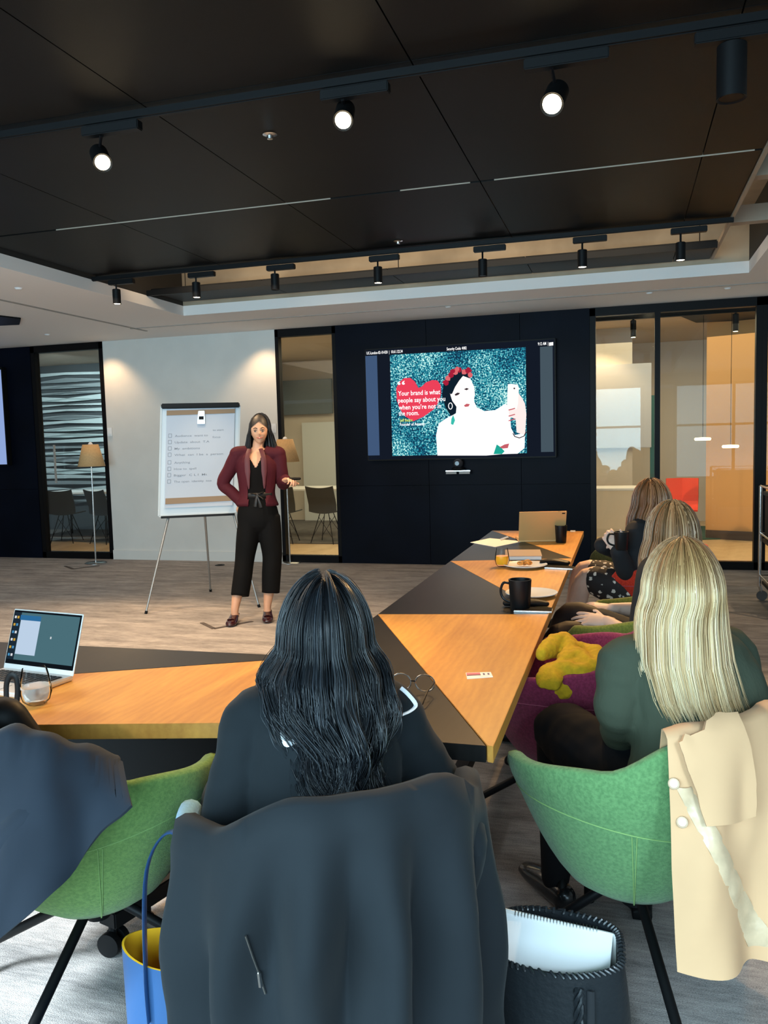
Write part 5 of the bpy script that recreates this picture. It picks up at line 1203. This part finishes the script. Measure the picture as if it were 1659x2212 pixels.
for s, sh in ((-1, J['sl']), (1, J['sr'])):
    el, wr = J['el%d' % s], J['wr%d' % s]; g.chain([J['nk'] - V(0, 0, .05), sh, (sh + el) / 2, el, (el + wr) / 2, wr * .85 + el * .15], [.066, .070, .064, .060, .054, .046], 18)
ju = g.obj('jumper', M_JUMP, p2, w=True); remesh(ju, .008, 3, (.011, 5, (1, 1, 1.8)))
necut(ju)
G().tube([J['nk'] + V(.055 * math.cos(a_), .055 * math.sin(a_), .012 + .0 * math.sin(a_)) for a_ in [q * math.pi / 10 for q in range(20)]], [(.016, .005)] * 20, 8, close=True, up=(0, 0, 1)).obj('collar', mat('cream_collar', (.75, .66, .60), .7), p2, w=True)
g = G(); M_SKIRT = mat('black_pleated_skirt', (.005, .0055, .007), .85, spec=.12)
for s in (-1, 1): g.chain([J['hp%d' % s], J['hp%d' % s] * .5 + J['kn%d' % s] * .5, J['kn%d' % s] - V(0, 0, .02)], [.118, .112, .080], 18)
g.chain([J['pel'] + J['f'] * .1 - V(0, 0, .04), (J['kn-1'] + J['kn1']) / 2 - V(0, 0, .06) - J['f'] * .08], [(.15, .10), (.16, .09)], 18, up=J['r'])
sk = g.obj('skirt', M_SKIRT, p2, w=True); remesh(sk, .008, 2, (.014, 8, (1, 1, .8)))
g = G()
for s in (-1, 1): g.chain([J['hp%d' % s], (J['hp%d' % s] + J['kn%d' % s]) / 2, J['kn%d' % s], J['kn%d' % s] * .6 + J['an%d' % s] * .4, J['an%d' % s]], [.094, .086, .066, .062, .044], 18)
ti = g.obj('tights', mat('charcoal_tights', (.010, .009, .010), .85, spec=.12), p2, w=True); remesh(ti, .008, 3)
shoes(p2, J, -1, mat('black_leather_shoe', (.010, .010, .011), .25, coat=.3)); shoes(p2, J, 1, M_BLACK)
BH = hair_mat('pale_blonde_hair', [(0, (.20, .09, .03)), (.3, (.40, .23, .09)), (.6, (.66, .45, .22)), (1, (.86, .70, .44))], .36)
def tb_(t, s, ph): return min(1, max(0, (.0 + s * 2.2) if s < .25 else .55 + .45 * t * 1.0)) * (.55 + .45 * t) + .05
zc = float(hcb[2])
hair(p2, hcb, 112, [(zc, .092, .102, .0, 0), (zc - .08, .096, .092, .02, -.008), (zc - .16, .098, .078, .05, -.012), (zc - .24, .096, .058, .085, .0), (zc - .29, .090, .045, .105, .018)], BH, n=4200, seed=21, front=58, width=.0010, frizz=.004, segs=20, ragged=.10, clump=60, tonefn=tb_, k=1.0, wave=(.0, 20))

# --- woman in the middle of the row
c2 = V(.17, 3.62, 0); A2 = 168
p3 = thing('person', 'person with long light brown hair and hands resting on crossed knees', 'person', tuple(c2))
f2 = V(math.cos(R(A2)), math.sin(R(A2)), 0); hcm = at(1450, 1155, Y=3.58); hcm = V(hcm[0], hcm[1], hcm[2])
J = seated(p3, c2, A2, lean=.03, headc=tuple(hcm), head_deg=125, shw=.165, shz=.90,
    arms={-1: (tuple(at(1382, 1392, Y=3.42)), tuple(at(1312, 1343, Y=3.55)), V(-1, .10, .10), V(-.1, -.55, 1), (.18, .2, .2, .25), .16), 1: (tuple(c2 + V(0, .26, .64)), tuple(at(1322, 1315, Y=3.75)), V(-1, -.15, .12), V(-.1, -.3, 1), (.2, .22, .24, .28), .14)},
    legs={-1: (tuple(at(1234, 1330, Y=3.68)), tuple(V(-.42, 3.8, .16))), 1: (tuple(at(1208, 1378, Y=3.52)), tuple(V(-.32, 3.5, .09)))}, skin=SK2, vox=.0042)
g = G(); M_BT = mat('black_tshirt', (.012, .012, .013), .8)
g.chain([J['pel'], J['wa'], J['cs'], J['nk'] - V(0, 0, .03)], [(.180, .140), (.155, .12), (.172, .120), (.125, .090)], 24, up=J['r'])
for s, sh in ((-1, J['sl']), (1, J['sr'])):
    el = J['el%d' % s]; g.chain([J['nk'] - V(0, 0, .05), sh, sh * .45 + el * .55, sh * .08 + el * .92], [.06, .058, .056, .054], 16)
for s in (-1, 1): g.chain([J['hp%d' % s], J['hp%d' % s] * .35 + J['kn%d' % s] * .65], [.115, .095], 16)
o = g.obj('dress', M_BT, p3, w=True); remesh(o, .008, 3, (.004, 7, (1, 1, 1))); necut(o)
g = G()
for s in (-1, 1): g.chain([J['hp%d' % s], (J['hp%d' % s] + J['kn%d' % s]) / 2, J['kn%d' % s], J['kn%d' % s] * .6 + J['an%d' % s] * .4, J['an%d' % s]], [.085, .078, .062, .056, .042], 18)
o = g.obj('tights', mat('sheer_brown_tights', (.016, .008, .007), .6, spec=.3), p3, w=True); remesh(o, .008, 3)
for s in (-1, 1): shoes(p3, J, s, M_BLACK)
MH = hair_mat('light_brown_hair', [(0, (.10, .045, .015)), (.4, (.26, .13, .05)), (.75, (.42, .25, .12)), (1, (.62, .42, .24))], .36)
def tm_(t, s, ph): return min(1, .1 + .5 * t + .35 * s + .2 * (t > .6))
zc = float(hcm[2])
hair(p3, hcm, 125, [(zc, .108, .115, .0, 0), (zc - .10, .122, .11, .01, 0), (zc - .20, .126, .10, .02, 0), (zc - .32, .118, .09, .03, 0), (zc - .46, .10, .07, .03, 0)], MH, n=1400, seed=31, front=58, width=.0026, frizz=.005, segs=16, ragged=.14, clump=30, tonefn=tm_, k=1.10)

# --- woman furthest along the row, with a mug
c3 = V(.15, 4.98, 0); A3 = 165
p4 = thing('person', 'person with red-brown hair furthest along the row, holding a black mug', 'person', tuple(c3))
hcf = at(1402, 1085, Y=4.95)
mgp = at(1342, 1168, Y=4.66)
J = seated(p4, c3, A3, lean=.04, headc=tuple(hcf), head_deg=150, shw=.165, shz=.91,
    arms={-1: (tuple(at(1356, 1236, Y=4.78)), tuple(at(1336, 1190, Y=4.68)), V(-.45, -.1, .75), V(.1, -1, .1), (.5, .55, .6, .6), .05), 1: (tuple(c3 + V(-.05, .24, .68)), tuple(at(1302, 1178, Y=4.78)), V(.75, -.4, .3), V(-.8, -.2, .4), (.5, .5, .5, .55), .05)},
    legs={-1: (tuple(at(1268, 1248, Y=4.85)), tuple(V(-.40, 4.85, .09))), 1: (tuple(at(1262, 1232, Y=5.08)), tuple(V(-.38, 5.05, .09)))}, skin=SK2, vox=.005)
g = G(); M_BK = mat('black_jumper', (.010, .010, .012), .85)
g.chain([J['pel'], J['wa'], J['cs'], J['nk'] - V(0, 0, .03)], [(.175, .135), (.155, .12), (.172, .120), (.125, .090)], 24, up=J['r'])
for s, sh in ((-1, J['sl']), (1, J['sr'])):
    el, wr = J['el%d' % s], J['wr%d' % s]; g.chain([J['nk'] - V(0, 0, .05), sh, (sh + el) / 2, el, wr], [.06, .068, .062, .056, .044], 16)
o = g.obj('jumper', M_BK, p4, w=True); remesh(o, .008, 3, (.005, 6, (1, 1, 1.5))); necut(o)
def floral():
    m = mat('floral_skirt', (.012, .012, .014), .8); nt = m.node_tree; b_ = nt.nodes['Principled BSDF']; tc = nt.nodes.new('ShaderNodeTexCoord')
    v = nt.nodes.new('ShaderNodeTexVoronoi'); v.inputs['Scale'].default_value = 26; nt.links.new(tc.outputs['Object'], v.inputs['Vector'])
    n = nt.nodes.new('ShaderNodeTexNoise'); n.inputs['Scale'].default_value = 70; nt.links.new(tc.outputs['Object'], n.inputs['Vector'])
    a = nt.nodes.new('ShaderNodeMath'); a.operation = 'MULTIPLY_ADD'; a.inputs[1].default_value = .5; nt.links.new(n.outputs[0], a.inputs[0]); nt.links.new(v.outputs['Distance'], a.inputs[2])
    r = nt.nodes.new('ShaderNodeValToRGB'); e = r.color_ramp.elements; e[0].position = .52; e[0].color = (.75, .68, .60, 1); e[1].position = .58; e[1].color = (.02, .015, .015, 1)
    nt.links.new(a.outputs[0], r.inputs[0]); nt.links.new(r.outputs[0], b_.inputs['Base Color']); return m
g = G()
for s in (-1, 1): g.chain([J['hp%d' % s], (J['hp%d' % s] + J['kn%d' % s]) / 2, J['kn%d' % s] * .85 + J['hp%d' % s] * .15], [.115, .105, .085], 16)
o = g.obj('skirt', floral(), p4, w=True); remesh(o, .008, 2, (.006, 9, (1, 1, 1)))
for s in (-1, 1): shoes(p4, J, s, M_BLACK)
RH = hair_mat('auburn_hair', [(0, (.09, .030, .010)), (.5, (.22, .085, .028)), (1, (.44, .21, .085))], .38)
zc = float(hcf[2])
hair(p4, hcf, 150, [(zc, .100, .11, .0, 0), (zc - .10, .115, .11, -.01, 0), (zc - .22, .115, .10, -.02, 0), (zc - .34, .10, .10, -.04, 0), (zc - .42, .08, .08, -.06, 0)], RH, n=900, seed=41, front=52, width=.003, frizz=.006, segs=14, ragged=.16, clump=26, k=1.06)
mug(mgp - V(0, 0, .05), 'black mug held up by the woman furthest along the row', .10, .040, R(180))

# ============================================================ GARMENTS ON CHAIRS, BAGS, SCARF
def drape(name, label, cat_, cloc, front, phi0, phi1, zb, m, folds=(7, .018), flare=.06, out=.012, th=.006, inner=.16, nu=90, nv=40, lift=None, seed=0, top_noise=.004):
    rz = front - 90; c = V(*cloc); rows = []
    for j in range(nv + 1):
        row = []
        for i in range(nu + 1):
            u = i / nu; phi = phi0 + (phi1 - phi0) * u; h = PROF(phi) + .006 + (lift(phi) if lift else 0); a = R(phi - 90 + rz); L_ = inner + (h - zb(u)); s = j / nv * L_
            h2 = PROF(phi); ro = np.linalg.norm(OUTER(phi, min(h2, .78))[:2]) + out + max(0, (h - h2)) * .0
            if s < inner: z = h - (inner - s) * 1.0; r_ = ro - .052 - (inner - s) * .15; z = min(z, h)
            else:
                d = s - inner; z = h - d; r_ = ro + flare * (d / (h - zb(u) + 1e-6)) + folds[1] * min(1, d / .25) * math.sin(folds[0] * 2 * math.pi * u + .8 * math.sin(3 * u * math.pi + seed) + 1.2 * (d)) + 1.3 * folds[1] * min(1, d / .22) * noise.noise(Vector((u * 11 + d * 2.5, d * 3.5, seed)))
            ts = (s - inner) / .035
            if abs(ts) < 1: z = h + .012 * (1 - ts * ts) ** .5 - max(0, ts) * .0; r_ = ro - .026 + .026 * ts
            z += top_noise * noise.noise(Vector((u * 12, s * 10, seed + 3)))
            row.append(V(c[0] + r_ * math.cos(a), c[1] + r_ * math.sin(a), z))
        rows.append(row)
    t = thing(name, label, cat_, tuple(V(*rows[nv // 2][nu // 2])))
    rows2 = np.array(rows); o = G().sheet(rows, -th).obj('cloth', m, t, w=True, auto=70)
    return t, o, rows
M_COAT = mat('dark_slate_coat', (.013, .0165, .020), .8, sheen=.05, spec=.2, noise_scale=3, noise_amt=.12)
ct, co, rows = drape('long_coat', 'long dark slate coat with zips hung over the pale blue armchair in the foreground', 'coat', (-.615, 1.60, 0), 126, -80, 78, lambda u: .06, M_COAT, (6, .032), .02, seed=2, lift=lambda ph: .0)
# empty sleeves, collar roll and zips
cc = V(-.615, 1.60, 0)
def onrim(phi, z, out_): phi -= 14; a = R(phi - 90 + 36); r_ = np.linalg.norm(OUTER(phi, min(z, .78))[:2]) + out_; return cc + V(r_ * math.cos(a), r_ * math.sin(a), z)
M_SLV = M_COAT
P = [onrim(66, .69, -.03), onrim(70, .63, .01), onrim(72, .48, .03), onrim(72, .32, .04), onrim(70, .18, .04)]
G().tube(cat(P, 5), [(.03, .020)] * 2 + [(.045, .028)] * 3 + [(.062, .028)] * 5 + [(.066, .026)] * 5 + [(.062, .022)] * 6, 18, up=tuple(nrm(np.cross(P[1] - P[3], onrim(80, .4, 1) - onrim(80, .4, 0))))).obj('sleeve', M_SLV, ct, w=True)
P = [onrim(-60, .66, -.03), onrim(-64, .58, .015), onrim(-64, .46, .035), onrim(-62, .28, .045), onrim(-60, .12, .045)]
G().tube(cat(P, 5), [(.025, .015)] * 2 + [(.045, .024)] * 3 + [(.056, .026)] * 5 + [(.060, .024)] * 5 + [(.056, .020)] * 6, 18, up=tuple(nrm(np.cross(P[1] - P[3], onrim(-76, .4, 1) - onrim(-76, .4, 0))))).obj('sleeve', M_SLV, ct, w=True)
sl_ = [o for o in ct.children if o.name.startswith('sleeve')]
def zipper(o, pts, pull):
    P = stick(o, cat([V(*q) for q in pts], 4), .002); g = G(); g.tube(P, .0022, 6)
    z = g.obj('zip', mat('steel_zip', (.45, .43, .40), .3, metal=1), ct, w=True)
    Q = stick(o, pull, .004); G().tube(Q, .0042, 6).obj('zip_pull', M_CHROME, z, w=True)
zipper(co, [(530, 2020), (545, 2065), (560, 2105), (573, 2145)], [(557, 2098), (562, 2128)])
zipper(sl_[0], [(975, 2058), (977, 2110), (979, 2160)], [(979, 2162), (980, 2190)])
zipper(sl_[1], [(478, 2135), (476, 2175), (474, 2210)], [(477, 2140), (477, 2150)])

M_BEIGE = mat('camel_wool', (.58, .35, .19), .85, sheen=.05, spec=.2, noise_scale=5, noise_amt=.04)
bt, bo_, rows = drape('beige_coat', 'beige wool coat hung over the back of the right green armchair', 'coat', (.02, 2.08, 0), 135, -34, 84, lambda u: .37 - .05 * u, M_BEIGE, (3.0, .018), .09, out=.014, seed=5, lift=lambda ph: .015, nv=44)
cc = V(.02, 2.08, 0)
def onb(phi, z, out_): a = R(phi - 90 + 45); r_ = np.linalg.norm(OUTER(phi, min(z, .78))[:2]) + out_; return cc + V(r_ * math.cos(a), r_ * math.sin(a), z)
M_SATIN = mat('champagne_satin', (.55, .40, .25), .28, noise_scale=18, noise_amt=.15, bump=.4, bump_scale=14)
rw = [[V(*q) for q in stick(bo_, [(1422 + .0, y), (1438, y), (1454, y)], .004)] for y in ()]
# folded sleeve lying over the back
sq = [[(1462, 1600), (1500, 1582), (1545, 1562), (1585, 1556)], [(1480, 1660), (1520, 1640), (1565, 1622), (1605, 1615)], [(1502, 1720), (1540, 1705), (1580, 1695), (1618, 1690)], [(1522, 1782), (1550, 1778), (1585, 1768), (1618, 1757)]]
sr_ = surf([[V(q[0], q[1], 0) for q in r_] for r_ in sq], 5, 6)
R_ = [[V(*q) for q in stick(bo_, [(p_[0], p_[1]) for p_ in row], .016)] for row in sr_]
G().sheet(R_, -.008).obj('sleeve', M_BEIGE, bt, w=True)
nvb, nub = len(rows) - 1, len(rows[0]) - 1; LR = []
for j in range(18, nvb - 1):
    q = (j - 18) / (nvb - 19); i0 = 1.5 + q * 17; A = []
    for w_ in np.linspace(0, 1, 6):
        i_ = i0 + w_ * (3.5 + 3.5 * q); a, b_ = int(i_), int(i_) + 1; p = rows[j][a] * (b_ - i_) + rows[j][b_] * (i_ - a); n_ = nrm((p - cc) * V(1, 1, 0))
        A.append(p + n_ * (.0055 + .003 * math.sin(w_ * math.pi) + .0025 * math.sin(j * 1.7 + w_ * 4)))
    LR.append(A)
G().sheet(LR, -.002).obj('lining', M_SATIN, bt, w=True)
for px, py in [(1378, 1627), (1455, 1692), (1473, 1775)]:
    P = stick(bo_, [(px, py)], .004)[0]; dd = nrm(CAM - P); q = Vector((0, 0, 1)).rotation_difference(Vector(dd)).to_matrix().to_4x4()
    G().lathe(tuple(P), [(0, .001), (.008, .001), (.011, .004), (.012, 0)], 16, M=q).obj('button', mat('horn_button', (.62, .46, .32), .3), bt, w=True)

M_NCOAT = mat('navy_wool', (.012, .017, .026), .8, sheen=.08, spec=.2, noise_scale=4, noise_amt=.15)
nt_, no_, rows = drape('navy_coat', 'navy coat bundled over the back of the left green armchair', 'coat', (-1.28, 1.70, 0), 84, -78, 54, lambda u: .28 + .46 * max(0, (u - .45) / .55) ** 1.1, M_NCOAT, (4.2, .040), .12, out=.016, seed=9, lift=lambda ph: .035 + .03 * math.exp(-((ph + 45) / 22) ** 2), top_noise=.02)
cc = V(-1.28, 1.70, 0)
def onn(phi, z, out_): a = R(phi - 90 - 6); r_ = np.linalg.norm(OUTER(phi, min(z, .78))[:2]) + out_; return cc + V(r_ * math.cos(a), r_ * math.sin(a), z)
g = G(); g.chain([onn(-70, .84, .0), onn(-45, .885, -.01), onn(-20, .86, 0), onn(4, .80, .02)], [(.05, .035), (.055, .045), (.05, .036), (.03, .02)], 18)
g.chain([onn(-60, .84, .03), onn(-35, .80, .05), onn(-12, .74, .05), onn(8, .66, .03)], [(.05, .03), (.06, .03), (.055, .026), (.035, .02)], 16)
hd_ = g.obj('hood', M_NCOAT, nt_, w=True); remesh(hd_, .008, 3, (.016, 9, (1, 1, 1)))
g = G(); g.chain([onn(30, .745, .03), onn(20, .70, .055), onn(2, .56, .09), onn(-16, .38, .11)], [(.045, .022), (.06, .026), (.062, .026), (.05, .022)], 18); g.obj('sleeve', M_NCOAT, nt_, w=True)
# rucksack strap by the left chair
st = thing('rucksack', 'black rucksack with padded straps on the left armchair behind the navy coat', 'bag', tuple(onn(-40, .7, -.14)))
g = G(); g.chain([onn(-50, .60, -.16), onn(-48, .80, -.10)], [(.12, .07), (.11, .06)], 18); g.obj('bag_body', M_BLACK, st, w=True)
G().tube(cat([onn(-52, .87, -.08), onn(-40, .90, -.03), onn(-22, .885, -.01), onn(-2, .83, .0), onn(8, .78, .0)], 5), (.018), 8, flat=.3).obj('strap', M_BLACK, st, w=True)
lp_ = at(37, 1455, Y=1.86); G().tube(cat([at(14, 1512, Y=1.80), at(14, 1478, Y=1.80), at(22, 1460, Y=1.80), at(34, 1464, Y=1.80), at(38, 1490, Y=1.80), at(36, 1520, Y=1.80)], 4), .009, 8, flat=.3).obj('grab_loop', M_BLACK, st, w=True)

# --- mustard scarf
sc = thing('scarf', 'mustard knitted scarf piled in the magenta armchair', 'scarf', tuple(at(1230, 1430, Y=2.75)))
g = G(); q = lambda x, y, yy: at(x, y, Y=yy)
yy0 = -.07
q = lambda x, y, yy: at(x, y, Y=yy + yy0)
g.chain([q(1172, 1412, 2.72), q(1188, 1400, 2.78), q(1215, 1385, 2.84), q(1232, 1398, 2.80), q(1228, 1425, 2.72), q(1205, 1450, 2.66)], [.022, .034, .034, .030, .030, .030], 14)
g.chain([q(1232, 1398, 2.80), q(1262, 1408, 2.80), q(1288, 1418, 2.76), q(1282, 1440, 2.70), q(1255, 1452, 2.66), q(1225, 1448, 2.66)], [.026, .032, .034, .034, .032, .028], 14)
g.chain([q(1246, 1415, 2.74), q(1262, 1430, 2.70), q(1240, 1440, 2.68), q(1218, 1425, 2.72)], [.028, .026, .026, .024], 12)
g.chain([q(1205, 1440, 2.68), q(1188, 1465, 2.62), q(1182, 1482, 2.60)], [(.045, .02), (.045, .02), (.040, .015)], 12)
g.chain([q(1240, 1445, 2.68), q(1235, 1465, 2.66)], [.03, .03], 12); g.chain([q(1215, 1480, 2.66), q(1240, 1500, 2.75)], [.05, .06], 14)
o = g.obj('knit', mat('mustard_knit', (.46, .27, .003), .9, noise_scale=60, noise_amt=.10, bump=.3, bump_scale=150), sc, w=True); remesh(o, .005, 1, (.007, 26, (1, 1, .45)))

# --- blue tote bag
def tote():
    t = thing('tote_bag', 'blue tote bag with yellow lining beside the pale blue armchair', 'bag', (-.945, 1.57, 0)); a, b_ = .155, .085; H = .325; ang = R(12)
    def rim(u, z, k=1.0): x, y = a * k * math.cos(u) * (1 - .03 * (1 - z / H)), b_ * k * math.sin(u) * (1 + .0 * z); return V(x * math.cos(ang) - y * math.sin(ang), x * math.sin(ang) + y * math.cos(ang), z + (.010 * math.cos(2 * u) if z > H * .9 else 0))
    n = 48; rows = [[rim(2 * math.pi * i / n, z) for i in range(n)] for z in np.linspace(.0, H, 10)]
    g = G(); g.grid(rows, close_u=True); g.f.append(tuple(range(n - 1, -1, -1))); g.obj('outer', mat('cobalt_leather', (.028, .088, .22), .55), t)
    rows = [[rim(2 * math.pi * i / n, z, .965) for i in range(n)] for z in np.linspace(H + .001, .02, 8)]
    g = G(); g.grid([[rim(2 * math.pi * i / n, H) for i in range(n)]] + rows, close_u=True); g.f.append(tuple(7 * n + n + i for i in range(n))); g.obj('lining', mat('yellow_lining', (.75, .38, .01), .6), t)
    hm = mat('cobalt_strap', (.03, .085, .22), .4); W = wmat(t)
    for s in (-1, 1):
        p0, p1_ = rim(R(90 - 28) * s + (0), H - .13, 1.02), rim(R(90 + 28) * s, H - .13, 1.02); q0, q1 = rim(R(90 - 28) * s, H, 1.03), rim(R(90 + 28) * s, H, 1.03)
        top = V((-.02, .13)[s > 0] * 1.0 + .02, -.02 + s * .03, H + .29)
        P = cat([p0, q0, q0 * .45 + top * .55 + V(.02, 0, .05), top + V(.0, 0, .0), q1 * .45 + top * .55 + V(-.03, 0, .05), q1, p1_], 6); G().tube(P, (.012), 10, flat=.25, up=(0, 1, 0)).obj('handle', hm, t)
    G().box((-.03, .02, H - .03), (.05, .012, .07), rz=.5).obj('tag', mat('orange_tag', (.85, .18, .05), .5), t, smooth=False)
    G().box((-.065, .015, H - .035), (.03, .010, .06), rz=.4).obj('label_card', M_PAPER, t, smooth=False)
tote()
# --- black leather bag with papers
def black_bag():
    t = thing('leather_bag', 'black leather bucket bag with laced rim holding white papers', 'bag', (-.165, 1.87, 0)); ang = R(-6); H = .27
    def rim(u, z, k=1.0):
        a, b_ = .165 * (1 + .06 * (1 - z / H)), .095 * (1 + .10 * (1 - z / H)); x, y = a * k * math.copysign(abs(math.cos(u)) ** .8, math.cos(u)), b_ * k * math.copysign(abs(math.sin(u)) ** .8, math.sin(u))
        w_ = .006 * math.sin(5 * u + z * 14); x *= 1 + w_ / .16; return V(x * math.cos(ang) - y * math.sin(ang), x * math.sin(ang) + y * math.cos(ang), z + (.022 * math.sin(u + .4) * (z / H)))
    n = 64; ml = mat('black_soft_leather', (.012, .015, .018), .42, bump=.2, bump_scale=60)
    g = G(); g.grid([[rim(2 * math.pi * i / n, z) for i in range(n)] for z in np.linspace(0.001, H, 12)] + [[rim(2 * math.pi * i / n, z, .95) for i in range(n)] for z in np.linspace(H, .03, 8)], close_u=True); g.f.append(tuple(range(n - 1, -1, -1))); g.f.append(tuple(19 * n + i for i in range(n))); g.obj('bag_body', ml, t)
    g = G()
    for i in range(70): u = 2 * math.pi * i / 70; p = rim(u, H, .975); d = rim(u + .06, H, .975) - p; g.chain([p - V(0, 0, .004) + d * .1 - nrm(p * V(1, 1, 0)) * .006, p + V(0, 0, .003), p + V(0, 0, -.004) + d * .9 + nrm(p * V(1, 1, 0)) * .007], [.0035] * 3, 6, sub=2)
    lc = g.obj('whip_stitching', mat('lacing_black', (.02, .022, .025), .3), t); lc['kind'] = 'stuff'
    for u0, x1 in ((R(228), -.02), (R(292), -.05)):
        P = [rim(u0, H - .03, 1.02), rim(u0 + x1, H - .12, 1.07), rim(u0 + x1 * 2, H - .22, 1.10), rim(u0 + x1 * 3, .02, 1.10)]; P = cat(P, 8); 
        for q in range(3):
            Q = [p + V(.007 * math.cos(i * .9 + q * 2.09), .0, .0) + V(0, -.005 * math.sin(i * .9 + q * 2.09), 0) for i, p in enumerate(P)]; G().tube(Q, .0055, 7).obj('braided_cord', ml, t)
        G().tube([p + V(.026, -.002, 0) for p in P], .008, 6, flat=.25).obj('cord_tail', mat('lacing_black', (.02, .022, .025), .3), t)
    t2 = thing('paper_bundle', 'white papers and spiral notebook standing in the black leather bag', 'paper', (-.165, 1.87, .20))
    dz_ = -.035
    def pt(u, v, d): return V(-.165, 1.87, 0) + V(math.cos(ang) * u - math.sin(ang) * d, math.sin(ang) * u + math.cos(ang) * d, v + dz_)
    G().slab([pt(-.135, .06, .045), pt(.14, .06, .045), pt(.14, .315, .058), pt(-.13, .325, .058)], (0, -.004, 0)).obj('notebook_page', M_PAPER, t2, smooth=False, w=True)
    rowsp = [[pt(-.128 + .26 * i / 8, .315 - .10 * j / 4 + .0, .054 - .115 * j / 4) for i in range(9)] for j in range(5)]
    G().sheet(rowsp, .003).obj('loose_sheet', mat('bright_sheet', (.88, .88, .88), .7), t2, w=True)
    g = G()
    for i in range(26): c_ = pt(-.10 + .0078 * i, .318, .055); g.tube([c_ + V(0, .006 * math.cos(a_), .006 * math.sin(a_)) for a_ in [k_ * math.pi / 4 for k_ in range(8)]], .0011, 5, close=True)
    g.obj('spiral_binding', M_CHROME, t2, w=True)
    G().slab([pt(-.148, .10, .02), pt(-.128, .10, .03), pt(-.128, .30, .04), pt(-.148, .29, .03)], (.0, -.01, 0)).obj('blue_folder', mat('sky_blue_card', (.15, .45, .75), .5), t2, smooth=False, w=True)
black_bag()
# small dark thermos cup beside the bag
t = thing('travel_cup', 'black travel cup on the floor left of the leather bag', 'cup', tuple(at(1046, 1965, Y=1.98) * V(1, 1, 0)))
G().lathe((0, 0, 0), [(.030, 0), (.036, .19), (.038, .195), (.036, .21), (.026, .215), (0, .215)], 24).obj('cup_body', M_MUG, t)
# ============================================================ SERVICE TROLLEY at the right edge
tr_ = thing('trolley', 'black service trolley with chrome rails and casters at the right edge', 'trolley', (1.42, 7.2, 0))
g = G(); X0, X1_, Y0, Y1 = 1.10, 1.75, 6.75, 7.55
for x in (X0, X1_):
    for y in (Y0, Y1): G().tube([(x, y, .12), (x, y, .98)], .014, 10).obj('post', M_CHROME, tr_, w=True)
for z in (.16, .52, .92): 
    s_ = G().box(((X0 + X1_) / 2, (Y0 + Y1) / 2, z), (X1_ - X0 - .03, Y1 - Y0 - .03, .03)).obj('shelf', M_BLACK, tr_, smooth=False, w=True, bevel=.003)
    G().tube([(X0, Y0, z + .06), (X0, Y1, z + .06), (X1_, Y1, z + .06), (X1_, Y0, z + .06)], .008, 8, close=True).obj('rail', M_CHROME, s_, w=True)
G().box(((X0 + X1_) / 2, (Y0 + Y1) / 2, .715), (X1_ - X0 - .06, Y1 - Y0 - .08, .37)).obj('cabinet', M_BLACK, tr_, smooth=False, w=True, bevel=.005)
for x in (X0, X1_):
    for y in (Y0, Y1):
        q = G().tube([(x, y, .13), (x + .015, y, .075)], .014, 8).obj('caster_fork', M_CHROME, tr_, w=True)
        G().lathe((x + .02, y, .045), [(0, -.014), (.043, -.013), (.045, 0), (.043, .013), (0, .014)], 20, M=Matrix.Rotation(R(90), 4, 'X')).obj('caster', mat('grey_rubber', (.10, .10, .10), .5), q, w=True)
